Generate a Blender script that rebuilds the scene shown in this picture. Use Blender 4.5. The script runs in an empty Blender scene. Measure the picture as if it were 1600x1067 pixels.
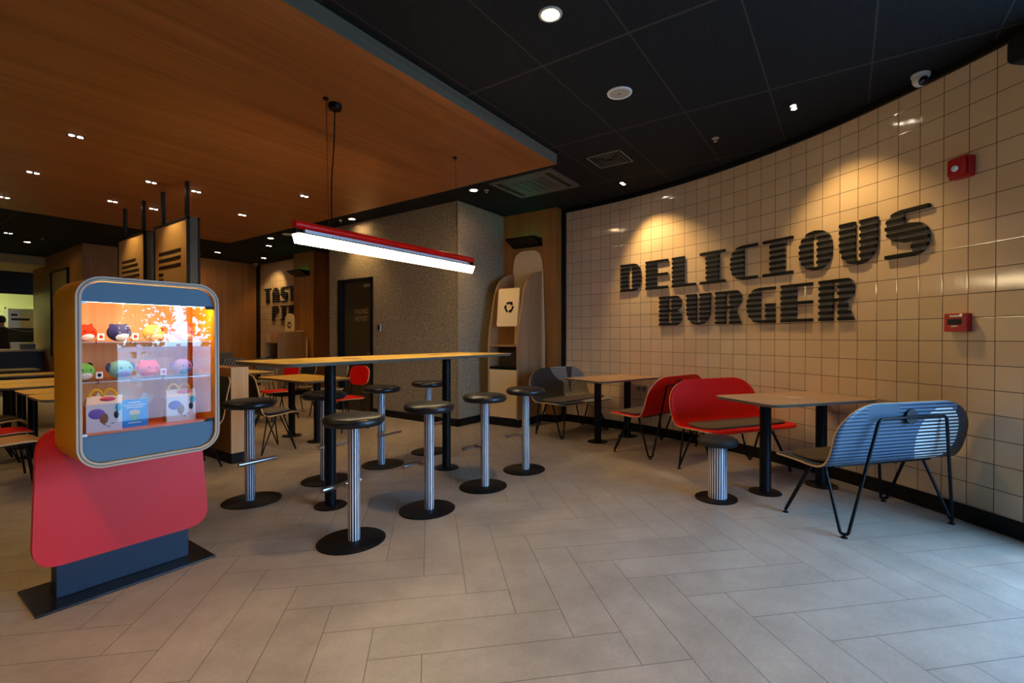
import bpy, bmesh, math, random
from mathutils import Vector, Matrix
C = bpy.context.scene
COL = C.collection
PI = math.pi
random.seed(4)
# ---------------------------------------------------------------- camera
FPX = 740.0; PITCH = math.atan(6.5/FPX); TH = math.atan(521/FPX); CAMZ = 1.3
fw0 = Vector((math.cos(TH), math.sin(TH), 0)); rt = Vector((math.sin(TH), -math.cos(TH), 0))
fwd = fw0*math.cos(PITCH) + Vector((0, 0, -math.sin(PITCH)))
upv = rt.cross(fwd)
cam = bpy.data.cameras.new('camera'); camo = bpy.data.objects.new('camera', cam); COL.objects.link(camo)
cam.sensor_width = 36; cam.lens = FPX/1600*36; cam.clip_start = .05; cam.clip_end = 200
M = Matrix((rt, upv, -fwd)).transposed().to_4x4(); M.translation = Vector((0, 0, CAMZ))
camo.matrix_world = M
C.camera = camo
# ---------------------------------------------------------------- world, exposure
W = bpy.data.worlds.new('overcast sky'); C.world = W; W.use_nodes = True
bg = W.node_tree.nodes['Background']; bg.inputs[0].default_value = (.28, .61, 1.12, 1); bg.inputs[1].default_value = 15.0
C.view_settings.view_transform = 'Standard'; C.view_settings.look = 'None'
C.view_settings.exposure = 0.40; C.view_settings.gamma = 1; C.view_settings.use_curve_mapping = False
def area(name, loc, rot, sx, sy, power, col, portal=False):
    l = bpy.data.lights.new(name, 'AREA'); l.shape = 'RECTANGLE'; l.size = sx; l.size_y = sy; l.energy = power; l.color = col
    o = bpy.data.objects.new(name, l); o.location = loc; o.rotation_euler = rot; COL.objects.link(o)
    if portal: l.cycles.is_portal = True
    return o
# daylight comes in through the two glazed bays behind the camera: portals only guide the sky's own light
area('window_portal', (3.05, -2.95, 1.6), (-PI/2, 0, 0), 2.0, 2.9, 1, (1, 1, 1), True)
area('window_portal', (4.22, -2.05, 1.6), (0, PI/2, 0), 2.9, 1.5, 1, (1, 1, 1), True)
WARM = (1.0, .66, .26)
K_SPOT = 1.6
# ---------------------------------------------------------------- materials
def srgb(r, g, b):
    f = lambda c: (c/255/12.92) if c/255 <= .04045 else ((c/255+.055)/1.055)**2.4
    return (f(r), f(g), f(b), 1)
MATS = {}
def mat(name, col, rough=.5, metal=0, spec=.5, emit=None, es=0, coat=0):
    if name in MATS: return MATS[name]
    m = bpy.data.materials.new(name); m.use_nodes = True; b = m.node_tree.nodes['Principled BSDF']
    if len(col) == 3: col = (*col, 1)
    b.inputs['Base Color'].default_value = col; b.inputs['Roughness'].default_value = rough
    b.inputs['Metallic'].default_value = metal; b.inputs['Specular IOR Level'].default_value = spec
    if coat: b.inputs['Coat Weight'].default_value = coat; b.inputs['Coat Roughness'].default_value = .1
    if emit: b.inputs['Emission Color'].default_value = (*emit, 1) if len(emit) == 3 else emit; b.inputs['Emission Strength'].default_value = es
    MATS[name] = m; return m
class NT:
    def __init__(s, m): s.t = m.node_tree; s.b = s.t.nodes['Principled BSDF']
    def n(s, typ, **kw):
        nd = s.t.nodes.new(typ)
        for k, v in kw.items(): setattr(nd, k, v)
        return nd
    def l(s, a, b): s.t.links.new(a, b)
    def m(s, op, a, b=None, c=None):
        nd = s.n('ShaderNodeMath', operation=op)
        for i, v in enumerate((a, b, c)):
            if v is None: continue
            if isinstance(v, (int, float)): nd.inputs[i].default_value = v
            else: s.l(v, nd.inputs[i])
        return nd.outputs[0]
    def mix(s, f, a, b, mode='MIX'):
        nd = s.n('ShaderNodeMix', data_type='RGBA', blend_type=mode)
        for sock, v in ((nd.inputs[0], f), (nd.inputs[6], a), (nd.inputs[7], b)):
            if isinstance(v, (int, float)): sock.default_value = v
            elif isinstance(v, tuple): sock.default_value = v if len(v) == 4 else (*v, 1)
            else: s.l(v, sock)
        return nd.outputs[2]
    def coord(s, kind='Object'):
        return s.n('ShaderNodeTexCoord').outputs[kind]
    def geo(s): return s.n('ShaderNodeNewGeometry').outputs['Position']
    def noise(s, vec, scale, detail=4, rough=.5):
        nd = s.n('ShaderNodeTexNoise'); nd.inputs['Scale'].default_value = scale; nd.inputs['Detail'].default_value = detail; nd.inputs['Roughness'].default_value = rough
        s.l(vec, nd.inputs['Vector']); return nd.outputs['Fac']
    def scale(s, vec, sx, sy, sz):
        nd = s.n('ShaderNodeMapping'); nd.inputs['Scale'].default_value = (sx, sy, sz); s.l(vec, nd.inputs[0]); return nd.outputs[0]
    def sep(s, vec):
        nd = s.n('ShaderNodeSeparateXYZ'); s.l(vec, nd.inputs[0]); return nd.outputs
    def ramp(s, f, stops):
        nd = s.n('ShaderNodeValToRGB'); e = nd.color_ramp.elements
        while len(e) < len(stops): e.new(.5)
        for i, (p, c) in enumerate(stops): e[i].position = p; e[i].color = c if len(c) == 4 else (*c, 1)
        s.l(f, nd.inputs[0]); return nd.outputs[0]
    def bump(s, h, strength=.3, dist=.01):
        nd = s.n('ShaderNodeBump'); nd.inputs['Strength'].default_value = strength; nd.inputs['Distance'].default_value = dist
        s.l(h, nd.inputs['Height']); s.l(nd.outputs[0], s.b.inputs['Normal'])
def wood(name, c1, c2, axis='x', rough=.45, fine=1.0, board=0):
    if name in MATS: return MATS[name]
    m = mat(name, c1, rough); t = NT(m); v = t.geo()
    sc = {'x': (.35, 9, 9), 'y': (9, .35, 9), 'z': (9, 9, .35)}[axis]
    sc2 = {'x': (1.2, 70, 70), 'y': (70, 1.2, 70), 'z': (70, 70, 1.2)}[axis]
    a = t.noise(t.scale(v, *sc), fine, 5, .6); b = t.noise(t.scale(v, *sc2), fine, 3, .5)
    f = t.m('ADD', t.m('MULTIPLY', a, .65), t.m('MULTIPLY', b, .35))
    c = t.ramp(f, [(.33, c2), (.62, c1)])
    if board:
        ax = {'x': 1, 'y': 0, 'z': 1}[axis]
        s = t.sep(v)
        fr = t.m('FRACT', t.m('DIVIDE', t.m('ADD', s[1] if axis == 'x' else s[0], 20.37), board))
        ln = t.m('LESS_THAN', t.m('MULTIPLY', t.m('MINIMUM', fr, t.m('SUBTRACT', 1, fr)), board), .002)
        c = t.mix(t.m('MULTIPLY', ln, .55), c, (.02, .012, .006))
    t.l(c, t.b.inputs['Base Color'])
    return m
OAKC = srgb(196, 150, 100); OAKD = srgb(160, 112, 66)
M_SOF = wood('soffit oak', srgb(172, 110, 58), srgb(134, 80, 38), 'x', .42, board=1.33)
M_WALLW = wood('wall oak', srgb(176, 118, 58), srgb(140, 88, 38), 'z', .45)
M_TOP = wood('tabletop oak', srgb(232, 188, 88), srgb(206, 156, 62), 'x', .32)
M_TOPB = wood('low tabletop oak', srgb(196, 156, 112), srgb(170, 126, 84), 'y', .32)
M_PLY = mat('plywood edge', srgb(196, 160, 118), .6)
M_LPLY = wood('pale ply', srgb(205, 172, 130), srgb(184, 146, 104), 'z', .5)
M_STATW = wood('station oak', srgb(180, 140, 98), srgb(148, 108, 72), 'z', .45)
M_CREAM = mat('cream laminate', srgb(228, 198, 150), .4)
M_BLACK = mat('black steel', (.003, .003, .004), .42, .0, .2)
M_BASEB = mat('black skirting', (.003, .003, .003), .5, spec=.3)
M_LEATH = mat('black leather', (.007, .0075, .009), .36, 0, .5)
M_CHROME = mat('polished chrome', (.92, .92, .94), .03, 1)
M_BRUSH = mat('brushed steel', (.6, .58, .56), .28, 1)
M_RED = mat('red lacquer', srgb(212, 10, 3), .5, spec=.2)
M_REDP = mat('red painted panel', srgb(232, 36, 38), .45)
M_REDT = mat('red tube paint', srgb(240, 12, 8), .3)
M_PAD = mat('brown grey upholstery', srgb(88, 76, 68), .75)
M_YEL = mat('amber yellow laminate', srgb(255, 176, 6), .38)
M_FASC = mat('slate blue fascia', srgb(78, 106, 124), .55)
M_NAVY = mat('navy pedestal', srgb(24, 38, 56), .5)
M_PLATE = mat('black base plate', (.006, .006, .007), .3)
M_WHITE = mat('white plastic', (.75, .75, .73), .4)
M_GREYP = mat('grey plastic', (.22, .21, .2), .5)
M_SILV = mat('aluminium strip', (.72, .74, .8), .35, .3)
M_DARK = mat('dark charcoal', (.01, .011, .013), .55, spec=.3)
M_SHADE = mat('dark void', (.01, .009, .008), .8)
M_FIRE = mat('fire red plastic', srgb(176, 12, 18), .35)
M_LED = mat('led diffuser', (1, 1, 1), .5, emit=(1.0, .76, .42), es=30)
M_LAMPW = mat('downlight lamp', (1, 1, 1), .5, emit=(1.0, .66, .34), es=60)
M_LAMPS = mat('small gimbal lamp', (1, 1, 1), .5, emit=(1.0, .82, .62), es=9)
M_CASELED = mat('case led strip', (1, 1, 1), .5, emit=(1.0, .80, .58), es=26)
M_UV = mat('teal tube', (.1, .9, .6), .5, emit=(.05, .9, .5), es=9)
# ceiling with 1.333 x .665 grid
M_CEIL = mat('charcoal acoustic ceiling', (.02, .021, .024), .9, spec=.15)
t = NT(M_CEIL); v = t.geo(); s = t.sep(v)
def gridline(t, a, off, pitch, w):
    fr = t.m('FRACT', t.m('DIVIDE', t.m('ADD', a, 40*pitch-off), pitch))
    return t.m('LESS_THAN', t.m('MULTIPLY', t.m('MINIMUM', fr, t.m('SUBTRACT', 1, fr)), pitch), w)
gl = t.m('MAXIMUM', gridline(t, s[0], 2.972, 1.333, .011), gridline(t, s[1], 1.163, .6555, .0055))
nz = t.noise(v, 90, 3, .7)
c = t.mix(gl, t.ramp(nz, [(.35, (.009, .010, .012)), (.7, (.023, .025, .028))]), (.052, .046, .040))
t.l(c, t.b.inputs['Base Color'])
# stone / felt speckle
M_STONE = mat('speckled stone panel', (.2, .18, .15), .85, spec=.2)
t = NT(M_STONE); v = t.geo()
f = t.m('ADD', t.m('MULTIPLY', t.noise(v, 110, 4, .75), .7), t.m('MULTIPLY', t.noise(v, 30, 3, .6), .3))
t.l(t.ramp(f, [(.36, srgb(92, 82, 68)), (.5, srgb(140, 126, 104)), (.66, srgb(196, 180, 152))]), t.b.inputs['Base Color'])
t.bump(f, .3, .004)
# floor: diagonal 4:1 herringbone porcelain planks
M_FLOOR = mat('herringbone porcelain floor', (.3, .25, .2), .42, spec=.4)
t = NT(M_FLOOR); v = t.geo(); s = t.sep(v); PW = .2158
a = t.m('DIVIDE', t.m('ADD', t.m('MULTIPLY', t.m('SUBTRACT', s[0], s[1]), .70711), .25), PW)
b = t.m('DIVIDE', t.m('SUBTRACT', t.m('MULTIPLY', t.m('ADD', s[0], s[1]), .70711), 1.966), PW)
fi = t.m('FLOOR', a); fj = t.m('FLOOR', b); u = t.m('SUBTRACT', a, fi); w = t.m('SUBTRACT', b, fj)
sm = t.m('ADD', t.m('ADD', fi, fj), 800)
k = t.m('MODULO', sm, 8); hz = t.m('LESS_THAN', k, 3.5)
k4 = t.m('MODULO', k, 4)
lo = t.m('ADD', t.m('MULTIPLY', hz, u), t.m('MULTIPLY', t.m('SUBTRACT', 1, hz), w))
cr = t.m('ADD', t.m('MULTIPLY', hz, w), t.m('MULTIPLY', t.m('SUBTRACT', 1, hz), u))
L = t.m('ADD', k4, lo)
ed = t.m('MINIMUM', t.m('MINIMUM', cr, t.m('SUBTRACT', 1, cr)), t.m('MINIMUM', L, t.m('SUBTRACT', 4, L)))
jt = t.m('LESS_THAN', ed, .0085)
blk = t.m('FLOOR', t.m('DIVIDE', sm, 8))
idn = t.m('ADD', t.m('ADD', t.m('MULTIPLY', hz, t.m('ADD', fj, 37.3)), t.m('MULTIPLY', t.m('SUBTRACT', 1, hz), t.m('MULTIPLY', fi, 3.17))), t.m('MULTIPLY', blk, 11.7))
wn = t.n('ShaderNodeTexWhiteNoise', noise_dimensions='1D'); t.l(idn, wn.inputs['W'])
cl = t.noise(v, 3.2, 6, .65); fn = t.noise(v, 60, 4, .7)
f = t.m('ADD', t.m('ADD', t.m('MULTIPLY', cl, .55), t.m('MULTIPLY', fn, .25)), t.m('MULTIPLY', wn.outputs[0], .05))
c = t.ramp(f, [(.25, srgb(136, 122, 108)), (.62, srgb(178, 162, 144))])
c = t.mix(t.m('MULTIPLY', jt, .75), c, (.03, .024, .02))
t.l(c, t.b.inputs['Base Color'])
t.l(t.m('ADD', .36, t.m('MULTIPLY', cl, .16)), t.b.inputs['Roughness'])
t.bump(t.m('SUBTRACT', 1, jt), .25, .002)
# glazed wall tile (uses UV in tiles)
def tile_mat(name, c1, c2):
    m = mat(name, c1, .13, spec=.5); t = NT(m); uv = t.coord('UV'); s = t.sep(uv)
    fu = t.m('FRACT', s[0]); fv = t.m('FRACT', s[1])
    e = t.m('MINIMUM', t.m('MINIMUM', fu, t.m('SUBTRACT', 1, fu)), t.m('MINIMUM', fv, t.m('SUBTRACT', 1, fv)))
    j = t.m('LESS_THAN', e, .013)
    cell = t.n('ShaderNodeCombineXYZ'); t.l(t.m('FLOOR', s[0]), cell.inputs[0]); t.l(t.m('FLOOR', s[1]), cell.inputs[1])
    wn = t.n('ShaderNodeTexWhiteNoise', noise_dimensions='3D'); t.l(cell.outputs[0], wn.inputs['Vector'])
    c = t.mix(wn.outputs[0], c1, c2); t.l(t.mix(j, c, (.018, .012, .008)), t.b.inputs['Base Color'])
    t.l(t.m('ADD', .10, t.m('MULTIPLY', j, .6)), t.b.inputs['Roughness'])
    ev = t.m('MINIMUM', t.m('DIVIDE', e, .05), 1)
    wav = t.noise(t.scale(uv, 1, 1, 1), 1.3, 2, .5)
    t.bump(t.m('ADD', ev, t.m('MULTIPLY', wav, .5)), .22, .003)
    return m
M_TILE = tile_mat('cream glazed tile', srgb(226, 200, 168), srgb(218, 190, 156))
# ---------------------------------------------------------------- mesh helpers
def nb(): return bmesh.new()
def box(bm, x0, x1, y0, y1, z0, z1, mi=0):
    vs = [bm.verts.new(p) for p in ((x0, y0, z0), (x1, y0, z0), (x1, y1, z0), (x0, y1, z0), (x0, y0, z1), (x1, y0, z1), (x1, y1, z1), (x0, y1, z1))]
    for q in ((3, 2, 1, 0), (4, 5, 6, 7), (0, 1, 5, 4), (1, 2, 6, 5), (2, 3, 7, 6), (3, 0, 4, 7)):
        f = bm.faces.new([vs[i] for i in q]); f.material_index = mi
    return vs
def prism(bm, pts, d, mi=0, mirim=None):
    """pts: list of 3D points (planar loop), d: extrusion vector"""
    d = Vector(d); a = [bm.verts.new(p) for p in pts]; b = [bm.verts.new(Vector(p)+d) for p in pts]; n = len(pts)
    f = bm.faces.new(a); f.material_index = mi; f = bm.faces.new(b[::-1]); f.material_index = mi
    for i in range(n):
        f = bm.faces.new([a[i], b[i], b[(i+1) % n], a[(i+1) % n]]); f.material_index = mi if mirim is None else mirim
def tube(bm, path, r, seg=10, mi=0, cap=True):
    path = [Vector(p) for p in path]; rings = []; n = len(path)
    rr = r if isinstance(r, (list, tuple)) else [r]*n
    ref = None
    for i, p in enumerate(path):
        d = (path[min(i+1, n-1)]-path[max(i-1, 0)]).normalized()
        if ref is None: ref = d.orthogonal().normalized()
        ref = (ref-d*ref.dot(d)).normalized(); q = d.cross(ref)
        rings.append([bm.verts.new(p+(ref*math.cos(2*PI*k/seg)+q*math.sin(2*PI*k/seg))*rr[i]) for k in range(seg)])
    for i in range(n-1):
        for k in range(seg):
            f = bm.faces.new([rings[i][k], rings[i][(k+1) % seg], rings[i+1][(k+1) % seg], rings[i+1][k]]); f.material_index = mi
    if cap:
        bm.faces.new(rings[0][::-1]).material_index = mi; bm.faces.new(rings[-1]).material_index = mi
def rnd(path, r, n=5):
    """round the inner corners of a polyline"""
    path = [Vector(p) for p in path]; out = [path[0]]
    for i in range(1, len(path)-1):
        p = path[i]; a = (path[i-1]-p); b = (path[i+1]-p); rr = min(r, a.length*.45, b.length*.45)
        s = p+a.normalized()*rr; e = p+b.normalized()*rr
        for k in range(n+1):
            u = k/n; out.append(s*(1-u)**2+p*2*u*(1-u)+e*u*u)
    out.append(path[-1]); return out
def lathe(bm, prof, c=(0, 0, 0), seg=32, mi=0, rf=None):
    rings = []
    for r, z in prof:
        rings.append([bm.verts.new((c[0]+r*(rf(2*PI*k/seg) if rf else 1)*math.cos(2*PI*k/seg), c[1]+r*(rf(2*PI*k/seg) if rf else 1)*math.sin(2*PI*k/seg), c[2]+z)) for k in range(seg)])
    for i in range(len(rings)-1):
        for k in range(seg):
            bm.faces.new([rings[i][k], rings[i][(k+1) % seg], rings[i+1][(k+1) % seg], rings[i+1][k]]).material_index = mi
    if prof[0][0] > 1e-5: bm.faces.new(rings[0][::-1]).material_index = mi
    if prof[-1][0] > 1e-5: bm.faces.new(rings[-1]).material_index = mi
def ball(bm, c, rx, ry, rz, seg=20, rot=None, mi=0):
    r = bmesh.ops.create_uvsphere(bm, u_segments=seg, v_segments=max(8, seg*2//3), radius=1)
    mt = Matrix.Translation(c) @ (rot.to_4x4() if rot else Matrix.Identity(4)) @ Matrix.Diagonal((rx, ry, rz, 1))
    bmesh.ops.transform(bm, matrix=mt, verts=r['verts'])
    for vv in r['verts']:
        for f in vv.link_faces: f.material_index = mi
def rrect(x0, x1, y0, y1, r, n=6):
    pts = []
    if not isinstance(r, (list, tuple)): r = [r]*4
    for (cx, cy, a0, q) in ((x1, y0, -PI/2, r[0]), (x1, y1, 0, r[1]), (x0, y1, PI/2, r[2]), (x0, y0, PI, r[3])):
        sx = -1 if cx == x1 else 1; sy = 1 if cy == y0 else -1
        ox = cx+sx*q; oy = cy+sy*q
        for k in range(n+1):
            a = a0+PI/2*k/n; pts.append((ox+q*math.cos(a), oy+q*math.sin(a)))
    return pts
def obj(name, bm, m, parent=None, smooth=40, bevel=0, label=None, recalc=True):
    if recalc: bmesh.ops.recalc_face_normals(bm, faces=bm.faces)
    me = bpy.data.meshes.new(name); bm.to_mesh(me); bm.free()
    for x in (m if isinstance(m, (list, tuple)) else [m]): me.materials.append(x)
    if smooth:
        for p in me.polygons: p.use_smooth = True
        me.set_sharp_from_angle(angle=math.radians(smooth))
    o = bpy.data.objects.new(name, me); COL.objects.link(o)
    if parent is not None: o.parent = parent
    if bevel:
        b = o.modifiers.new('bevel', 'BEVEL'); b.width = bevel; b.segments = 2; b.limit_method = 'ANGLE'; b.angle_limit = math.radians(50)
    if label: o['label'] = label
    return o
def thing(name, label, cat, loc=(0, 0, 0), rz=0, group=None):
    o = bpy.data.objects.new(name, None); COL.objects.link(o); o.location = loc; o.rotation_euler = (0, 0, rz); o.empty_display_size = .1
    o['label'] = label; o['category'] = cat
    if group: o['group'] = group
    return o
def tag(o, label, cat, group=None):
    o['label'] = label; o['category'] = cat
    if group: o['group'] = group
    return o
def struct(name, bm, m, **k):
    o = obj(name, bm, m, smooth=k.pop('smooth', 0), **k)
    if not k.get('parent'): o['kind'] = 'structure'
    return o
def dup(root, loc, rz=None, label=None, group=None):
    r = root.copy(); COL.objects.link(r); r.location = loc
    if rz is not None: r.rotation_euler = (0, 0, rz)
    if label: r['label'] = label
    if group: r['group'] = group
    for ch in list(root.children):
        c = ch.copy(); COL.objects.link(c); c.parent = r
        for g in ch.children:
            d = g.copy(); COL.objects.link(d); d.parent = c
    return r
def text_obj(name, s, size, m, parent, mtx, ext=.001, align='CENTER', sx=1.0):
    cu = bpy.data.curves.new(name, 'FONT'); cu.body = s; cu.size = size; cu.extrude = ext; cu.align_x = align; cu.align_y = 'CENTER'
    tmp = bpy.data.objects.new('tmp', cu); COL.objects.link(tmp)
    bpy.context.view_layer.update()
    me = bpy.data.meshes.new_from_object(tmp.evaluated_get(bpy.context.evaluated_depsgraph_get()))
    bpy.data.objects.remove(tmp)
    me.transform(mtx @ Matrix.Diagonal((sx, 1, 1, 1))); me.materials.clear(); me.materials.append(m)
    o = bpy.data.objects.new(name, me); COL.objects.link(o)
    if parent: o.parent = parent
    return o
def spot(loc, power, col, size=75, blend=.8, aim=None, rad=.04, parent=None):
    l = bpy.data.lights.new('lamp_beam', 'SPOT'); l.energy = power*K_SPOT; l.color = col; l.spot_size = math.radians(size); l.spot_blend = blend; l.shadow_soft_size = rad
    o = bpy.data.objects.new('lamp_beam', l); COL.objects.link(o)
    base = Vector(loc) if parent is None else Vector(loc)-parent.location
    o.location = base
    if aim is not None:
        o.rotation_euler = (Vector(aim)-Vector(loc)).to_track_quat('-Z', 'Y').to_euler()
    if parent: o.parent = parent
    return o
# pixel -> point on horizontal plane (layout measurement only)
def at(px, py, z):
    r = fwd+rt*((px-800)/FPX)+upv*((533.5-py)/FPX); k = (z-CAMZ)/r.z
    return Vector((r.x*k, r.y*k, z))
# ================================================================= SETTING
ZC = 3.28
bm = nb(); box(bm, -3, 9, -2.8, 22, -.1, 0); struct('floor', bm, M_FLOOR)
bm = nb(); box(bm, -3.1, 9.1, -2.9, 16.25, ZC, ZC+.1); struct('ceiling', bm, M_CEIL)
# curved tile wall path (arc-length fit)
TS = .16602781; NT_ = 31
def wallpath():
    x, y, th0, k0, k1, k2 = 6.47973854, 3.43209718, -1.65889589, -0.11989097, -0.15416725, 0.14529652
    pts = []; ds = TS/20; th = th0; n = 31*TS
    X, Y = x, y; out = {0: (X, Y, th)}
    S = 0
    for i in range(int(37*20)):
        Sn = (S+ds/2)/n; kk = k0+k1*min(Sn, 1)+k2*min(Sn, 1)**2
        th += kk*ds; X += math.cos(th)*ds; Y += math.sin(th)*ds; S += ds
        out[i+1] = (X, Y, th)
    return out
WP = wallpath()
def wp(sidx, off=0):
    """sidx in tiles; off = distance into the room"""
    if sidx < 0:
        X, Y, th = WP[0]; X += math.cos(th)*sidx*TS; Y += math.sin(th)*sidx*TS
    else:
        f = sidx*20; i = int(f); u = f-i; a = WP[i]; b = WP[min(i+1, 739)]
        X = a[0]+(b[0]-a[0])*u; Y = a[1]+(b[1]-a[1])*u; th = a[2]
    # room side = right of heading (towards -x)
    return Vector((X+math.sin(th)*off, Y-math.cos(th)*off, 0)), th
def wmap(bm, s0, s1, z0, z1, offa, offb, step=.5, uv=False, mi=0):
    """curved slab following the wall between tile indices"""
    n = max(1, int(math.ceil((s1-s0)/step))); rows = []
    for i in range(n+1):
        q = s0+(s1-s0)*i/n; a, th = wp(q, offa); b, _ = wp(q, offb)
        rows.append((q, [bm.verts.new((a.x, a.y, z0)), bm.verts.new((a.x, a.y, z1)), bm.verts.new((b.x, b.y, z1)), bm.verts.new((b.x, b.y, z0))]))
    lay = bm.loops.layers.uv.verify() if uv else None
    for i in range(n):
        q0, r0 = rows[i]; q1, r1 = rows[i+1]
        for k in range(4):
            f = bm.faces.new([r0[k], r0[(k+1) % 4], r1[(k+1) % 4], r1[k]]); f.material_index = mi
            if uv:
                for lp in f.loops:
                    vv = lp.vert; q = q0 if vv in r0 else q1
                    lp[lay].uv = (q+50, (vv.co.z-.112)/TS+10)
    bm.faces.new(rows[0][1]).material_index = mi; bm.faces.new(rows[-1][1][::-1]).material_index = mi
ROOM = 1
bm = nb(); wmap(bm, -1.0, 31.6, 0, ZC, 0, -.15, uv=True); struct('wall_right', bm, M_TILE, smooth=30)
bm = nb(); wmap(bm, -1.0, 31.6, 0, .112, .0, .014, step=1); struct('baseboard_right', bm, M_BASEB, smooth=30)
bm = nb(); wmap(bm, -1.0, 31.6, 3.222, ZC, .0, .03, step=1); struct('trim_ceiling_right', bm, M_BASEB, smooth=30)
p0, _ = wp(-.75, .0)
bm = nb(); box(bm, p0.x-.05, p0.x-.01, p0.y-.02, p0.y+.05, 0, ZC); struct('trim_corner', bm, M_BASEB)
# oak clad column by the recycling station
bm = nb(); box(bm, 6.3, 7.2, 3.6, 4.6, 0, ZC); struct('wall_column_near', bm, M_WALLW)
bm = nb(); box(bm, 6.285, 6.3, 3.6, 4.6, 0, .11); box(bm, 6.285, 6.5, 3.585, 3.6, 0, .11); struct('baseboard_column', bm, M_BASEB)
# stone block with the staff door
DY0, DY1, DZ = 6.50, 7.45, 2.32
bm = nb(); box(bm, 5.17, 8, 4.6, DY0, 0, ZC); box(bm, 5.17, 8, DY1, 7.73, 0, ZC); box(bm, 5.17, 8, DY0, DY1, DZ, ZC); box(bm, 5.4, 8, DY0, DY1, 0, DZ)
struct('wall_middle', bm, M_STONE)
bm = nb(); box(bm, 5.155, 5.17, 4.585, DY0-.0, 0, .11); box(bm, 5.155, 6.3, 4.585, 4.6, 0, .11); box(bm, 5.155, 5.17, DY1, 7.73, 0, .11); struct('baseboard_middle', bm, M_BASEB)
bm = nb(); box(bm, 5.161, 5.17, 4.592, 4.6, .11, ZC); struct('trim_stone_corner', bm, mat('corner bead', srgb(150, 120, 84), .5))
# door
M_DOOR = mat('dark brown door', srgb(72, 58, 40), .42)
dr = nb(); box(dr, 5.26, 5.30, DY0+.05, DY1-.05, 0.01, DZ-.05); do = struct('door_1', dr, M_DOOR)
bm = nb(); box(bm, 5.15, 5.32, DY0-.0, DY0+.05, 0, DZ); box(bm, 5.15, 5.32, DY1-.05, DY1, 0, DZ); box(bm, 5.15, 5.32, DY0, DY1, DZ-.05, DZ)
obj('door_frame', bm, M_BLACK, do, 0)
bm = nb(); tube(bm, [(5.26, 6.60, 1.02), (5.22, 6.60, 1.02), (5.22, 6.72, 1.02)], .009, 8); box(bm, 5.255, 5.26, 6.585, 6.615, .96, 1.08); obj('door_handle', bm, M_BRUSH, do)
bm = nb(); box(bm, 5.225, 5.26, 6.60, 6.82, 2.17, 2.22); obj('door_closer', bm, mat('door closer grey', (.35, .3, .22), .5), do, 0, .004)
M_SIGN = mat('pale sign lettering', srgb(170, 155, 128), .5)
RX = Matrix(((0, 0, -1, 0), (-1, 0, 0, 0), (0, 1, 0, 0), (0, 0, 0, 1)))  # text facing -x, reading towards -y
text_obj('door_lettering', 'YALNIZ', .125, M_SIGN, do, Matrix.Translation((5.257, 6.93, 1.75)) @ RX, .001, sx=.9)
text_obj('door_lettering', 'HEY\u018fT', .125, M_SIGN, do, Matrix.Translation((5.257, 6.93, 1.62)) @ RX, .001, sx=.9)
# column and walls beyond
bm = nb(); box(bm, 6.25, 7.2, 9.95, 10.78, 0, ZC); struct('wall_column_far', bm, M_WALLW)
bm = nb(); box(bm, 7.2, 7.3, 7.73, 9.95, 0, ZC); struct('wall_recess', bm, M_WALLW)
bm = nb(); box(bm, 9, 9.1, -2.8, 22, 0, ZC); box(bm, -3, 9, 22, 22.1, 0, ZC); struct('wall_outer', bm, mat('plain plaster', (.2, .18, .15), .8))
def flat_tile_wall(name, x, y0, y1):
    bm = nb(); lay = bm.loops.layers.uv.verify(); vs = box(bm, x, x+.12, y0, y1, 0, ZC)
    for f in bm.faces:
        for lp in f.loops: lp[lay].uv = (-lp.vert.co.y/TS+100.3, (lp.vert.co.z-.112)/TS+10)
    return struct(name, bm, M_TILE)
flat_tile_wall('wall_far_right', 6.6, 10.78, 13.1)
bm = nb(); box(bm, 2.95, 7, 13.1, 13.25, 0, ZC); struct('wall_far', bm, M_WALLW)
bm = nb(); box(bm, 6.53, 6.6, 13.02, 13.1, 0, ZC); struct('trim_far_corner', bm, M_BASEB)
bm = nb(); box(bm, 2.95, 3.1, 13.25, 17.5, 0, ZC); box(bm, 3.1, 3.85, 17.4, 17.5, 0, ZC); struct('wall_far_left', bm, M_WALLW)
bm = nb(); box(bm, -3.1, -3, -2.8, 22, 0, ZC); struct('wall_left', bm, mat('dark plaster', (.1, .085, .07), .7))
# near wall with the glazed bays (behind the camera)
M_NEAR = mat('taupe plaster', (.16, .13, .1), .7)
bm = nb(); box(bm, -3, 2.2, -2.9, -2.8, 0, ZC); box(bm, 2.2, 4.2, -2.9, -2.8, 3.05, ZC); struct('wall_near', bm, M_NEAR)
e0, _ = wp(31.6)
bm = nb(); box(bm, 4.1, 4.2, -2.8, e0.y, 3.05, ZC); box(bm, 4.1, 4.2, -2.8, e0.y, 0, .15); struct('wall_near_right', bm, M_NEAR)
def window(name, segs):
    bm = nb()
    for s_ in segs: box(bm, *s_)
    o = struct(name, bm, M_BLACK); return o
window('window_1', [(2.2, 2.26, -2.88, -2.82, 0, 3.05), (3.15, 3.2, -2.88, -2.82, 0, 3.05), (4.14, 4.2, -2.88, -2.8, 0, 3.05), (2.2, 4.2, -2.88, -2.82, 0, .1), (2.2, 4.2, -2.88, -2.82, 2.98, 3.05)])
window('window_2', [(4.12, 4.18, -2.0, -1.95, .15, 3.05), (4.12, 4.18, -2.8, -2.75, .15, 3.05), (4.12, 4.18, -2.8, e0.y, 2.98, 3.05)])
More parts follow.
